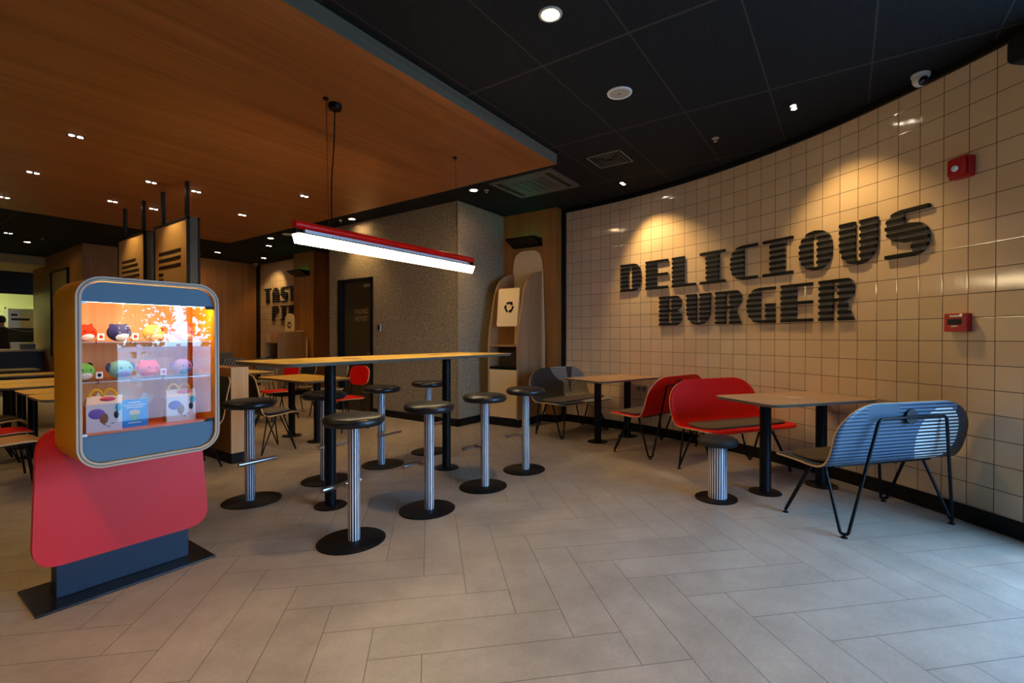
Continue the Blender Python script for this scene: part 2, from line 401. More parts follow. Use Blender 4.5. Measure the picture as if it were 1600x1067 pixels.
# oak soffit
bm = nb(); box(bm, -3, 4.474, 2.574, 10.03, 3.173, ZC); struct('trim_soffit', bm, M_SOF)
bm = nb(); box(bm, -3, 4.484, 2.564, 2.574, 3.172, ZC); box(bm, 4.474, 4.484, 2.574, 10.03, 3.172, ZC); struct('trim_soffit_edge', bm, wood('grey oak', srgb(118, 108, 92), srgb(92, 84, 70), 'x', .5))
# kitchen shell
M_KT = tile_mat('kitchen tile', srgb(214, 214, 170), srgb(206, 206, 160))
M_KW = mat('kitchen wall', srgb(206, 208, 160), .4)
bm = nb(); box(bm, -3, 2.95, 16.2, 17.5, 3.07, 3.38); box(bm, 3.1, 9, 16.2, 16.3, 0, 3.38); box(bm, -3, 3.75, 17.5, 18.3, 3.07, 3.2); struct('ceiling_counter', bm, mat('cream ceiling', srgb(200, 176, 130), .7))
bm = nb(); box(bm, -3, 3.75, 18.3, 18.4, 2.47, 3.2); struct('wall_lintel', bm, M_DARK)
bm = nb(); box(bm, -3, 4, 18.4, 22, 3.0, 3.1); struct('ceiling_kitchen', bm, M_KW)
bm = nb(); box(bm, -3, 4, 21, 21.1, 0, 3.0); struct('wall_kitchen', bm, M_KW)
bm = nb(); box(bm, 3.75, 3.85, 17.5, 21, 0, 3.0); struct('wall_kitchen_side', bm, M_KW)
# outdoors seen only in reflections
bm = nb(); box(bm, -30, 60, -60, -2.9, -.12, -.05); box(bm, 9, 60, -2.9, 40, -.12, -.05); struct('ground_outside', bm, mat('pavement', (.32, .3, .27), .9))
# ================================================================= LIGHT FITTINGS
M_RIM = mat('white ring', (.5, .48, .44), .4)
def downlight(x, y, z, label, r=.055, power=60, size=95, lit=True, aim=None, col=WARM, group='round recessed downlights'):
    t_ = thing('downlight', label, 'ceiling light', (x, y, z), 0, group)
    bm = nb(); lathe(bm, [(r+.018, 0), (r+.016, -.006), (r, -.008), (r-.006, 0)], seg=28); obj('ring', bm, M_RIM, t_)
    bm = nb(); lathe(bm, [(.001, -.001), (r-.006, -.001)], seg=24); obj('lamp', bm, M_LAMPW if lit else M_WHITE, t_, 0, recalc=False)
    if lit: spot((x, y, z-.02), power, col, size, .7, aim, .05, t_)
    return t_
def gimbal(x, y, z, label, power=25, aim=None, size=70, w=.13, d=.07, rz=0, twin=True, col=WARM, group=None):
    t_ = thing('recessed_spotlight', label, 'ceiling light', (x, y, z), rz, group)
    bm = nb(); box(bm, -w/2, w/2, -d/2, d/2, -.004, -.0005); obj('housing', bm, M_DARK, t_, 0)
    for sx in ((-1, 1) if twin else (0,)):
        bm = nb(); cx = sx*w/4
        ring = [(cx+.024*math.cos(a_), .026*math.sin(a_)) for a_ in [PI*.05*i for i in range(1, 20)]]
        inner = [(cx+.014*math.cos(a_), .010+.010*math.sin(a_)) for a_ in [PI*.05*i for i in range(19, 0, -1)]]
        pts = [(px_, py_, -.0065) for px_, py_ in ring+inner]
        lathe(bm, [(.001, -.0065), (.021, -.0065)], (cx, 0, 0), 16)
        obj('lamp', bm, M_LAMPS, t_, 0, recalc=False)
    tgt = aim
    spot((x, y, z-.03), power, col, size, .75, tgt, .03, t_)
    return t_
DL = [
 (2.522, 1.488, 'bright round downlight nearest the camera at top centre', 45, None),
 (4.926, 4.10, 'small bright downlight by the end of the oak soffit above stone wall corner', 30, None),
 (4.95, 6.76, 'downlight washing the stone wall above the staff door', 30, None),
 (4.97, 9.39, 'downlight beyond the staff door, left of the pendant lamp end', 25, None),
 (2.26, 13.9, 'glowing downlight in the dark ceiling near the kitchen counter', 30, None)]
DL += [(-.45, 1.488, 'added unseen downlight over the floor left of the camera', 85, None), (1.2, -1.3, 'added unseen downlight behind the camera', 30, None), (4.92, 12.6, 'round downlight by the far oak wall', 25, None)]  # the first two are unseen lamps added to brighten the near floor
for x, y, l, p, a_ in DL: downlight(x, y, ZC, l, .055 if y < 2 else .05, p, aim=a_)
wa, th = wp(10.4); wb, th2 = wp(23.0)
gimbal(5.816, 2.353, ZC, 'twin ceiling spotlight aimed at the tiled wall above the letter D', 54, (wa.x, wa.y, 1.3), 84)
gimbal(4.736, .374, ZC, 'twin ceiling spotlight in front of the tiled wall above the word BURGER', 33, (wb.x, wb.y, 1.3), 84)
SG = 'square spotlights in the oak soffit'
for x, y, l in ((1.28, 5.86, 'largest square spotlight in the oak soffit, nearest on the left'), (1.28, 7.55, 'second square spotlight along the left soffit row'),
                (1.28, 9.2, 'square soffit spotlight at the left picture edge'), (2.18, 6.86, 'soffit spotlight in front of the hanging menu panels, nearer one'),
                (2.18, 8.26, 'soffit spotlight left of the farther hanging menu panel post'), (2.65, 8.25, 'soffit spotlight seen between the menu panel posts'),
                (2.65, 6.82, 'soffit spotlight just right of the nearest menu panel post'), (3.56, 5.87, 'soffit spotlight left of the pendant lamp cable'),
                (3.56, 7.55, 'farthest right soffit spotlight before the dark ceiling'),
                (.38, 4.2, 'added unseen soffit spotlight brightening the display case from its left'), (-.6, 5.86, 'added unseen soffit spotlight at far left, nearer'), (-.6, 7.55, 'added unseen soffit spotlight at far left, farther')):  # these last three are unseen spots added to light the case from the left
    gimbal(x, y, 3.173, l, 16, None, 95, .12, .10, 0, True, WARM, SG)
for (x, y, l) in ((5.36, 10.2, 'small dim spotlight left of the tiled TASTY PIE wall, nearer one'), (6.1, 11.86, 'small spotlight close to the TASTY PIE tiles'), (5.08, 11.95, 'long dim spotlight over the far oak wall'), (1.86, 13.0, 'small spotlight near left dark ceiling beside downlight'), (.95, 12.6, 'wide spotlight at far left above the kitchen counter')):
    gimbal(x, y, ZC, l, 18, (6.55, 12.3, 2.2) if x > 6 else None, 85)
# linear pendant
pt = thing('linear_pendant_lamp', 'red tube pendant lamp with long glowing bar over the high table', 'pendant lamp', (2.93, 3.30, 2.13))
bm = nb(); tube(bm, [(-1.01, 0, 0), (1.01, 0, 0)], .031, 24); obj('tube', bm, M_REDT, pt, 50)
bm = nb(); box(bm, -.93, .93, -.012, .012, -.058, -.028); obj('aluminium_rail', bm, M_SILV, pt, 0)
bm = nb(); box(bm, -1.005, 1.005, -.047, .047, -.068, -.060); 
for sx in (-1, 1): box(bm, sx*1.0-.006, sx*1.0+.006, -.02, .02, -.062, -.02)
obj('tray', bm, M_BLACK, pt, 0)
bm = nb(); prism(bm, [(-1.0, -.045, -.069), (-1.0, .045, -.069), (-1.0, .012, -.138), (-1.0, -.012, -.138)], (2.0, 0, 0)); obj('light_bar', bm, M_LED, pt, 0)
bm = nb(); tube(bm, [(-.725, .0, .03), (-.725, .03, 1.04)], .0022, 6); obj('suspension_wire', bm, M_BLACK, pt)
bm = nb(); tube(bm, [(.775, 0, .03), (.775, .03, 1.04)], .0022, 6); obj('suspension_wire', bm, M_BLACK, pt)
bm = nb(); tube(bm, rnd([(-.70, 0, .03), (-.69, .02, .35), (-.64, .05, .75), (-.625, .065, 1.0)], .3, 6), .005, 8); obj('power_cable', bm, M_BLACK, pt)
bm = nb(); lathe(bm, [(.052, 1.043), (.052, 1.01), (.045, 1.0), (.001, 1.0)], (-.62, .067, 0), 24); obj('ceiling_canopy', bm, M_BLACK, pt)
for x in (-.725, .775):
    bm = nb(); lathe(bm, [(.022, 1.043), (.022, 1.03), (.001, 1.028)], (x, .035, 0), 16); obj('ceiling_clip', bm, M_BLACK, pt)
# other ceiling items
def speaker(x, y, label):
    t_ = thing('ceiling_speaker', label, 'speaker', (x, y, ZC))
    bm = nb(); lathe(bm, [(.10, 0), (.098, -.008), (.086, -.011), (.08, -.006)], seg=36); obj('rim', bm, M_WHITE, t_)
    bm = nb(); lathe(bm, [(.001, -.009), (.082, -.006)], seg=36); obj('grille', bm, mat('speaker grille', (.42, .38, .34), .6), t_, recalc=False)
    bm = nb(); lathe(bm, [(.001, -.014), (.006, -.013), (.007, -.008)], seg=12); obj('logo_dot', bm, M_DARK, t_)
speaker(3.652, 1.506, 'round white speaker grille in the dark ceiling above centre')
speaker(4.98, 8.77, 'round ceiling speaker beyond the left end of the pendant lamp')
def sprinkler(x, y, label, z=ZC):
    t_ = thing('sprinkler', label, 'sprinkler', (x, y, z), 0, 'fire sprinklers')
    bm = nb(); lathe(bm, [(.035, 0), (.034, -.005), (.018, -.007), (.001, -.007)], seg=20); obj('escutcheon', bm, M_BRUSH, t_)
    bm = nb(); tube(bm, [(0, 0, -.005), (0, 0, -.03)], .006, 8); lathe(bm, [(.02, -.032), (.02, -.034), (.001, -.034)], seg=12); obj('nozzle', bm, M_BRUSH, t_)
sprinkler(5.03, 1.067, 'chrome sprinkler head over the tiled wall side, right of the ceiling speaker')
sprinkler(5.03, 3.96, 'chrome sprinkler head beside the downlight at the soffit end')
sprinkler(4.90, 7.0, 'chrome sprinkler head beside the downlight over staff door')
sprinkler(2.36, 13.2, 'small sprinkler disc near the far left downlight')
# square diffuser
t_ = thing('air_vent', 'square ceiling air vent with concentric louvres', 'vent', (4.94, 2.15, ZC), 0)
M_VENT = mat('vent grey', (.15, .13, .10), .5)
for i, w_ in enumerate((.20, .155, .12, .085, .05)):
    bm = nb(); th_ = .018 if i == 0 else .012; z0 = -.008-.006*i*0
    for (a0, a1, b0, b1) in ((-w_, w_, -w_, -w_+th_), (-w_, w_, w_-th_, w_), (-w_, -w_+th_, -w_, w_), (w_-th_, w_, -w_, w_)): box(bm, a0, a1, b0, b1, -.012, -.002)
    obj('frame' if i == 0 else 'louvre', bm, M_VENT if i == 0 else mat('vent dark grey', (.06, .055, .045), .5), t_, 0)
# AC cassette
t_ = thing('air_conditioner', 'large square ceiling air conditioner behind the soffit end', 'air conditioner', (5.16, 3.28, ZC), 0)
bm = nb(); prism(bm, [(x, y, -.002) for x, y in rrect(-.38, .38, -.46, .46, .03)], (0, 0, -.022)); obj('panel', bm, mat('cassette grey', (.10, .095, .09), .5), t_, 0)
bm = nb()
for i in range(5): box(bm, -.2, .2, -.24+.1*i, -.19+.1*i, -.031, -.0245)
obj('grille', bm, mat('cassette slats', (.05, .06, .07), .5), t_, 0)
for sgn in (-1, 1):
    bm = nb(); box(bm, -.3, .3, sgn*.36-.03, sgn*.36+.03, -.027, -.0245); obj('air_slot', bm, M_SHADE, t_, 0)
# ================================================================= WALL LETTERS
def ell(t, c=.5, r=.5, p=2.3):
    v_ = min(1, abs((t-c)/r)); return (1-v_**p)**(1/p)
def glyph(ch, row, t):
    e = ell(t); edge = row in (0, 12)
    if ch == 'D': rr = .6+.4*e; return [(0, rr)] if edge else [(0, .4), (.55, rr)]
    if ch == 'O': return [(.5-.5*e, .5+.5*e)] if edge else [(.5-.5*e, .42), (.56, .5+.5*e)]
    if ch == 'C': return [(.5-.5*e, 1)] if edge else [(.5-.5*e, .52)]
    if ch == 'G':
        l = .5-.5*e
        if edge: return [(l, 1)]
        return [(l, .5), (.68, 1)] if row >= 6 else [(l, .5)]
    if ch == 'U':
        b_ = ell(t, .5, .5, 2.3) if t > .5 else 1
        return [(.5-.5*b_, .5+.5*b_)] if row == 12 else [(.5-.5*b_, .42), (.56, .5+.5*b_)]
    if ch == 'E': return [(0, 1)] if row in (0, 6, 12) else [(0, .5)]
    if ch == 'L': return [(0, 1)] if row == 12 else [(0, .52)]
    if ch == 'I': return [(0, 1)] if edge else [(.24, .76)]
    if ch == 'T': return [(0, 1)] if row == 0 else [(.24, .76)]
    if ch == 'S':
        l = .42-.42*ell(t, .33, .33); r = .6+.4*ell(t, .67, .33)
        if row == 0: return [(l, 1)]
        if row == 12: return [(0, r)]
        if row <= 3: return [(l, .44)]
        if row <= 8: return [(l if t < .5 else .42-.42*ell(t, .33, .34), r if t > .5 else .6+.4*ell(t, .67, .36))]
        return [(.62, r)]
    if ch == 'B':
        r = .6+.38*ell(t, .25, .27) if t < .5 else .6+.4*ell(t, .75, .27)
        return [(0, max(r, .78) if row == 6 else r)] if row in (0, 6, 12) else [(0, .4), (.55, max(r, .8 if row in (5, 7) else 0))]
    if ch in 'RP':
        r = .6+.4*ell(t, .25, .29)
        if row in (0, 6): return [(0, max(r, .62))]
        if row < 6: return [(0, .4), (.56, r)]
        return [(0, .4)] if ch == 'P' else [(0, .4), (.56, .74+.26*(t-.5)/.5)]
    if ch == 'A':
        b_ = ell(t, .5, .5) if t < .5 else 1
        if row in (0, 6): return [(.5-.5*b_, .5+.5*b_)]
        return [(.5-.5*b_, .4), (.56, .5+.5*b_)]
    if ch == 'Y':
        if row < 5: return [(0, .4), (.56, 1)]
        return [(0, 1)] if row == 6 or row == 5 else [(.24, .76)]
    return []
M_LB = mat('letter black slat', (.0035, .003, .0026), .6, spec=.25); M_LG = mat('letter grey groove', (.17, .155, .14), .6, spec=.3)
def letter(ch, mapf, label, group, w=.33, h=.375):
    bm = nb()
    for row in range(13):
        bl = row % 2 == 0; o0, o1 = (.004, .034) if bl else (.004, .022); mi = 0 if bl else 1
        for k in range(3):
            ta = (row+k/3)/13; tb = (row+(k+1)/3)/13
            A = glyph(ch, row, ta+.0005); B = glyph(ch, row, tb-.0005)
            for (a0, a1), (b0, b1) in zip(A, B):
                if a1-a0 < .01 and b1-b0 < .01: continue
                if not bl: a0 += .015; b0 += .015
                q = []
                for o_ in (o0, o1):
                    q.append([bm.verts.new(mapf(x_*w, (1-t2)*h, o_)) for x_, t2 in ((a0, ta), (a1, ta), (b1, tb), (b0, tb))])
                bot, top = q
                for fc in ((bot[::-1]), top): bm.faces.new(fc).material_index = mi
                for i in range(4): bm.faces.new([bot[i], bot[(i+1) % 4], top[(i+1) % 4], top[i]]).material_index = mi
    return tag(obj('wall_letter', bm, [M_LB, M_LG], None, 0), label, 'letter', group)
ordn = ['first', 'second', 'third', 'fourth', 'fifth', 'sixth', 'seventh', 'eighth', 'ninth']
for word, s0, z0, pitch in (('DELICIOUS', 5.17, 1.938, 2.418), ('BURGER', 8.86, 1.453, 2.413)):
    for i, ch in enumerate(word):
        def mp(x_, z_, o_, s_=s0+i*pitch, zz=z0):
            p, th = wp(s_+x_/TS, o_); return (p.x, p.y, zz+z_)
        letter(ch, mp, f'black slatted letter {ch}, {ordn[i]} of {word} on the tiled wall', 'letters of the burger sign')
for word, y0, z0 in (('TASTY', 12.75, 2.215), ('PIE', 12.37, 1.74)):
    for i, ch in enumerate(word):
        if word == 'TASTY' and i > 3: continue
        def mp(x_, z_, o_, yy=y0-i*.40, zz=z0): return (6.6-o_, yy-x_, zz+z_)
        letter(ch, mp, f'black letter {ch}, {ordn[i]} of {word} on far tiled wall', 'letters of the far pie sign')
# ================================================================= BAR TABLE AND STOOLS
def tabletop(bm, L_, W_, z, th_=.024, r=.09, mi=0, mir=1, flare=.012):
    top = rrect(-L_/2, L_/2, -W_/2, W_/2, r, 8); n = len(top)
    rings = []
    for (ins, zz) in ((0, z), (0.001, z-.006), (flare, z-th_)):
        rings.append([bm.verts.new((x_*(1-ins*2/L_), y_*(1-ins*2/W_), zz)) for x_, y_ in top])
    bm.faces.new(rings[0]).material_index = mi; bm.faces.new(rings[-1][::-1]).material_index = mir
    for i in range(2):
        for k_ in range(n): bm.faces.new([rings[i][k_], rings[i+1][k_], rings[i+1][(k_+1) % n], rings[i][(k_+1) % n]]).material_index = mir
M_EDGE = mat('grey brown table edge', srgb(104, 96, 84), .5)
def make_table(name, label, cat, L_, W_, z, posts, pr, br, mtop, loc, rz, group=None, pads=((0, 0),)):
    t_ = thing(name, label, cat, (*loc, 0), rz, group)
    bm = nb(); tabletop(bm, L_, W_, z); obj('tabletop', bm, [mtop, M_EDGE], t_, 0)
    for px_ in posts:
        bm = nb(); tube(bm, [(px_, 0, .01), (px_, 0, z-.032)], pr, 20); obj('post', bm, M_BLACK, t_, 50)
        bm = nb(); lathe(bm, [(br, 0), (br, .006), (br-.004, .009), (.001, .0095)], (px_, 0, 0), 32); obj('base_disc', bm, M_BLACK, t_)
        bm = nb(); box(bm, px_-.2, px_+.2, -.03, .03, z-.034, z-.0245); box(bm, px_-.03, px_+.03, -W_*.36, W_*.36, z-.034, z-.0245); obj('top_bracket', bm, M_BLACK, t_, 0)
    for (ax_, ay_) in pads:
        bm = nb(); lathe(bm, [(.075, z+.0002), (.075, z+.0014), (.001, z+.0014)], (ax_, ay_, 0), 28); obj('charging_pad', bm, mat('pad '+name, srgb(150, 110, 70) if name == 'high_table' else srgb(214, 182, 142), .4), t_)
    return t_
make_table('high_table', 'long high oak table on two black posts between the bar stools', 'table', 2.52, .74, 1.13, (-.70, .60), .042, .122, M_TOP, (2.875, 3.245), 0, None, ((-.5, 0), (.45, 0)))
def make_stool(name, label, H_, pole_r, seat_r, base_r, foot, refl_stripes, group):
    s_ = thing(name, label, 'stool', (0, 0, 0), 0, group)
    bm = nb(); egg = lambda a_: 1+.07*math.cos(a_-2.4)+.05*math.cos(2*a_+.4)
    lathe(bm, [(base_r, 0), (base_r, .006), (base_r-.004, .009), (.001, .0095)], seg=48, rf=egg); obj('base_plate', bm, M_BLACK, s_)
    bm = nb(); n = refl_stripes*8
    fl = None; n = 56
    m_ = mat('painted-reflection chrome %d' % refl_stripes, (.8, .8, .8), .1, .6)
    if not m_.get('done'):
        t = NT(m_); s = t.sep(t.coord('Object')); an = t.m('DIVIDE', t.m('ADD', t.m('ARCTAN2', s[1], s[0]), PI), 2*PI)
        dk = t.m('LESS_THAN', t.m('FRACT', t.m('MULTIPLY', an, float(refl_stripes))), .45)
        t.l(t.mix(dk, (.86, .86, .88), (.004, .004, .006)), t.b.inputs['Base Color'])  # bright and dark mirror reflections painted on the pole as fixed stripes
        t.l(t.m('MULTIPLY', t.m('SUBTRACT', 1, dk), .3), t.b.inputs['Metallic']); m_['done'] = 1
    lathe(bm, [(pole_r, .009), (pole_r, H_-.062)], seg=n, rf=fl); obj('pole_painted_reflections', bm, m_, s_, 60)
    bm = nb(); h = .066 if H_ > .6 else .07
    prof = [(.001, H_), (seat_r*.55, H_-.001), (seat_r*.82, H_-.005), (seat_r*.94, H_-.014), (seat_r, H_-.032), (seat_r*.985, H_-h*.72), (seat_r*.93, H_-h*.95), (seat_r*.8, H_-h), (.001, H_-h)]
    lathe(bm, prof[::-1], seg=48); obj('seat', bm, M_LEATH if H_ > .6 else mat('grey leather', (.02, .018, .018), .55, spec=.35), s_, 60)
    if foot:
        bm = nb(); tube(bm, [(-.145, .125, .335), (.145, .125, .335)], .0165, 16); ft = obj('footrest', bm, M_BRUSH, s_)
        bm = nb(); tube(bm, [(0, .03, .335), (0, .125, .335)], .014, 12); obj('footrest_bracket', bm, M_BRUSH, ft)
    return s_
SGN = 'black round bar stools at the high table'
st = make_stool('bar_stool', 'x', .81, .0375, .192, .205, True, 14, SGN)
FR = [(552, 844), (671, 796), (758, 760), (823, 734)]; BK = [(390, 782), (506, 750), (596.5, 726), (671, 706)]
fl_ = ['black bar stool nearest the camera, left end of front row', 'second bar stool of the front row, centre of the floor', 'third bar stool of the front row, before the recycling unit', 'bar stool at the right end of the front row, before the grey bench']
bl_ = ['leftmost bar stool, beside the oak partition end', 'bar stool behind the near table post, second of back row', 'third bar stool of back row, before the staff door', 'farthest bar stool, by the stone wall behind the far table post']
first = True
for i in range(4):
    xf = at(*FR[i], 0).x; xb = at(*BK[i], 0).x
    for (x, y, rz, lb) in ((xf, 2.565, 0, fl_[i]), (xb, 3.868, PI, bl_[i])):
        if first: st.location = (x, y, 0); st.rotation_euler = (0, 0, rz); st['label'] = lb; first = False
        else: dup(st, (x, y, 0), rz, lb, SGN)
ls = make_stool('low_stool', 'low round stool with dark seat and black painted-reflection chrome pillar before the red bench', .50, .072, .155, .165, False, 24, None)
p = at(1121, 778, 0); ls.location = (p.x, p.y, 0)
# ================================================================= LOW TABLES ALONG THE TILES
T2 = (4.712, .357); T2A = math.atan2(-.606, .795); T1 = (5.703, 2.432); T1A = math.atan2(-.3, .954)
make_table('low_table', 'low oak table between the red bench and blue striped bench', 'table', 1.15, .66, .785, (-.31, .31), .044, .125, M_TOPB, T2, T2A)
make_table('low_table', 'low oak table at the far end of the tiled wall, before grey bench', 'table', 1.15, .66, .785, (-.285, .285), .044, .125, M_TOPB, T1, T1A)
# ================================================================= BENCHES
def pattern_mat(name, base, stripe, solid, oval, dark, kind):
    m = mat(name, base, .4); t = NT(m); uv = t.coord('UV'); s = t.sep(uv)
    st_ = t.m('GREATER_THAN', t.m('FRACT', t.m('MULTIPLY', s[1], 36)), .52)
    c = t.mix(st_, base, stripe)
    def disc(cx, cy, rx, ry):
        a_ = t.m('DIVIDE', t.m('SUBTRACT', s[0], cx), rx); b_ = t.m('DIVIDE', t.m('SUBTRACT', s[1], cy), ry)
        return t.m('LESS_THAN', t.m('ADD', t.m('MULTIPLY', a_, a_), t.m('MULTIPLY', b_, b_)), 1)
    if kind == 'blue':   # u: 0 left .. 1 right from behind, v: 0 seat front .. 1 back top
        band = t.m('MULTIPLY', t.m('GREATER_THAN', s[0], .2), t.m('LESS_THAN', s[0], .42)); top = t.m('GREATER_THAN', s[1], .86)
        c = t.mix(t.m('MULTIPLY', band, top), c, solid)
        edge = t.m('GREATER_THAN', s[0], .86); c = t.mix(edge, c, dark)
        o_ = disc(.76, .72, .16, .24); c = t.mix(o_, c, t.mix(st_, dark, oval))
    else:
        s = [t.m('SUBTRACT', 1, s[0]), s[1]]
        def disc(cx, cy, rx, ry, s=s):
            a_ = t.m('DIVIDE', t.m('SUBTRACT', s[0], cx), rx); b_ = t.m('DIVIDE', t.m('SUBTRACT', s[1], cy), ry)
            return t.m('LESS_THAN', t.m('ADD', t.m('MULTIPLY', a_, a_), t.m('MULTIPLY', b_, b_)), 1)
        cv = t.m('ADD', s[0], t.m('MULTIPLY', s[1], -.18))
        left = t.m('LESS_THAN', cv, .44); right = t.m('GREATER_THAN', cv, .52)
        d1 = disc(.62, 1.12, .26, .36)
        c = t.mix(st_, dark, oval)
        c = t.mix(t.m('MULTIPLY', left, t.m('SUBTRACT', 1, d1)), c, solid)
        bd = t.m('MULTIPLY', t.m('GREATER_THAN', s[0], .66), t.m('LESS_THAN', t.m('SUBTRACT', s[0], t.m('MULTIPLY', t.m('SUBTRACT', s[1], .7), .25)), .70))
        c = t.mix(bd, c, solid)
    t.l(c, t.b.inputs['Base Color']); return m
M_BLUE = pattern_mat('blue striped laminate', srgb(34, 43, 54), srgb(78, 98, 116), srgb(60, 76, 90), srgb(188, 188, 182), srgb(34, 38, 42), 'blue')
M_GREYB = pattern_mat('charcoal striped laminate', srgb(34, 35, 36), srgb(190, 188, 180), srgb(40, 42, 42), srgb(186, 184, 176), srgb(36, 36, 38), 'grey')
def catmull(P, n):
    out = []
    for i in range(len(P)-1):
        p0 = P[max(i-1, 0)]; p1 = P[i]; p2 = P[i+1]; p3 = P[min(i+2, len(P)-1)]
        for k_ in range(n):
            u = k_/n
            out.append(tuple(.5*((2*p1[j])+(-p0[j]+p2[j])*u+(2*p0[j]-5*p1[j]+4*p2[j]-p3[j])*u*u+(-p0[j]+3*p1[j]-3*p2[j]+p3[j])*u**3) for j in range(len(p1))))
    out.append(tuple(P[-1])); return out
def shell(name, prof, W_, rf, rb, m, parent, th_=.013, nu=20, swell=0):
    """bent plywood shell: prof in (y,z) from seat front to back top, corner radii rf / rb measured along it"""
    pr = catmull(prof, 6); bm = nb(); lay = bm.loops.layers.uv.verify()
    ln = [0]
    for i in range(1, len(pr)): ln.append(ln[-1]+math.dist(pr[i], pr[i-1]))
    T_ = ln[-1]
    # resample, denser near both ends
    ss = []
    for k_ in range(9): ss.append(rf*(1-math.cos(PI/2*k_/8)))
    mid = 16
    for k_ in range(1, mid): ss.append(rf+(T_-rf-rb)*k_/mid)
    for k_ in range(9): ss.append(T_-rb+rb*math.sin(PI/2*k_/8))
    rows = []
    for q in ss:
        i = 0
        while i < len(ln)-2 and ln[i+1] < q: i += 1
        u = (q-ln[i])/max(1e-9, ln[i+1]-ln[i]); y = pr[i][0]+(pr[i+1][0]-pr[i][0])*u; z = pr[i][1]+(pr[i+1][1]-pr[i][1])*u
        hw = W_/2
        if q < rf: v_ = (rf-q)/rf; hw = W_/2-rf*1.3+rf*1.3*math.sqrt(max(0, 1-v_*v_))
        elif q > T_-rb: v_ = (q-(T_-rb))/rb; hw = W_/2-rb*1.25+rb*1.25*math.sqrt(max(0, 1-v_*v_))
        rows.append((q, [bm.verts.new((-hw+2*hw*j/nu, y+swell*(1-((-1+2*j/nu))**2), z)) for j in range(nu+1)]))
    for i in range(len(rows)-1):
        for j in range(nu):
            f = bm.faces.new([rows[i][1][j], rows[i][1][j+1], rows[i+1][1][j+1], rows[i+1][1][j]])
            for lp in f.loops:
                lp[lay].uv = (.5+lp.vert.co.x/W_, (rows[i][0] if lp.vert in rows[i][1] else rows[i+1][0])/T_)
    o = obj(name, bm, [m, M_PLY], parent, 80)
    md = o.modifiers.new('thick', 'SOLIDIFY'); md.thickness = th_; md.offset = 0; md.material_offset_rim = 1
    return o
def make_bench(label, m, loc, rz, cat='bench', group=None):
    """two-seater; local +Y is the facing direction, width along X"""
    b = thing('two_seat_bench', label, cat, (*loc, 0), rz, group)
    prof = [(.27, .425), (.245, .445), (.16, .452), (.02, .447), (-.10, .442), (-.165, .455), (-.205, .50), (-.235, .58), (-.262, .70), (-.285, .80), (-.30, .875)]
    sh = shell('shell', prof, 1.16, .10, .24, m, b)
    # seat pad
    bm = nb(); tp = rrect(-.52, .52, -.13, .20, .12, 8)
    for k_, (ins, zz) in enumerate(((0.004, .459), (0, .468), (.004, .476), (.016, .480))):
        ring = [bm.verts.new((x_*(1-ins/.52), .035+(y_-.035)*(1-ins/.165), zz)) for x_, y_ in tp]
        if k_ == 0: bm.faces.new(ring[::-1])
        else:
            for i in range(len(ring)): bm.faces.new([prev[i], prev[(i+1) % len(ring)], ring[(i+1) % len(ring)], ring[i]])
        prev = ring
    bm.faces.new(prev); obj('seat_pad', bm, M_PAD, b, 60)
    # under-seat rails
    bm = nb()
    for y_ in (.14, -.12): tube(bm, [(-.43, y_, .430), (.43, y_, .430)], .008, 8)
    obj('seat_rail', bm, M_BLACK, b)
    # front hairpins: V whose plane is tangential
    for sx in (-1, 1):
        foot = Vector((sx*.47, .235, .012)); a_ = Vector((sx*.30, .145, .432)); c_ = Vector((sx*.43, .03, .432))
        mid = foot; d = (c_-a_).normalized()
        bm = nb(); tube(bm, rnd([a_, foot-d*.018+Vector((0, 0, .012)), foot+d*.018+Vector((0, 0, .012)), c_], .03, 5), .0105, 10); obj('hairpin_leg', bm, M_BLACK, b)
        bm = nb(); lathe(bm, [(.02, 0), (.02, .006), (.008, .01), (.008, .016), (.001, .016)], (foot.x, foot.y, 0), 16); obj('foot_glide', bm, M_BLACK, b)
        foot = Vector((sx*.47, -.235, .012)); a_ = Vector((sx*.44, -.06, .432)); c_ = Vector((sx*.29, -.318, .775))
        d = Vector((-sx, -1, 0)).normalized()
        bm = nb(); tube(bm, rnd([a_, foot-d*.02+Vector((0, 0, .012)), foot+d*.02+Vector((0, 0, .012)), c_, Vector((0, -.318, .778))], .035, 5), .0100, 10); obj('rear_leg', bm, M_BLACK, b)
        bm = nb(); lathe(bm, [(.02, 0), (.02, .006), (.008, .01), (.008, .016), (.001, .016)], (foot.x, foot.y, 0), 16); obj('foot_glide', bm, M_BLACK, b)
    bm = nb(); prism(bm, [(.05*math.cos(2*PI*k_/28), -.309, .778+.05*math.sin(2*PI*k_/28)) for k_ in range(28)], (0, .02, 0)); obj('mounting_disc', bm, M_DARK, b, 30)
    return b
def face(deg_vec): return math.atan2(deg_vec[1], deg_vec[0])-PI/2
make_bench('two seat bench with blue striped back facing the tiled wall, nearest the camera', M_BLUE, (4.25, -.127), face((.65, .76)))
make_bench('red two seat bench with dark pad seen from the front', M_RED, (5.046, .886), face((-.545, -.838)))
make_bench('red two seat bench seen from behind, facing the far low table', M_RED, (5.486, 1.80), face((.26, .966)))
make_bench('charcoal two seat bench with striped right half by the oak column', M_GREYB, (5.82, 3.075), face((-.235, -.972)))
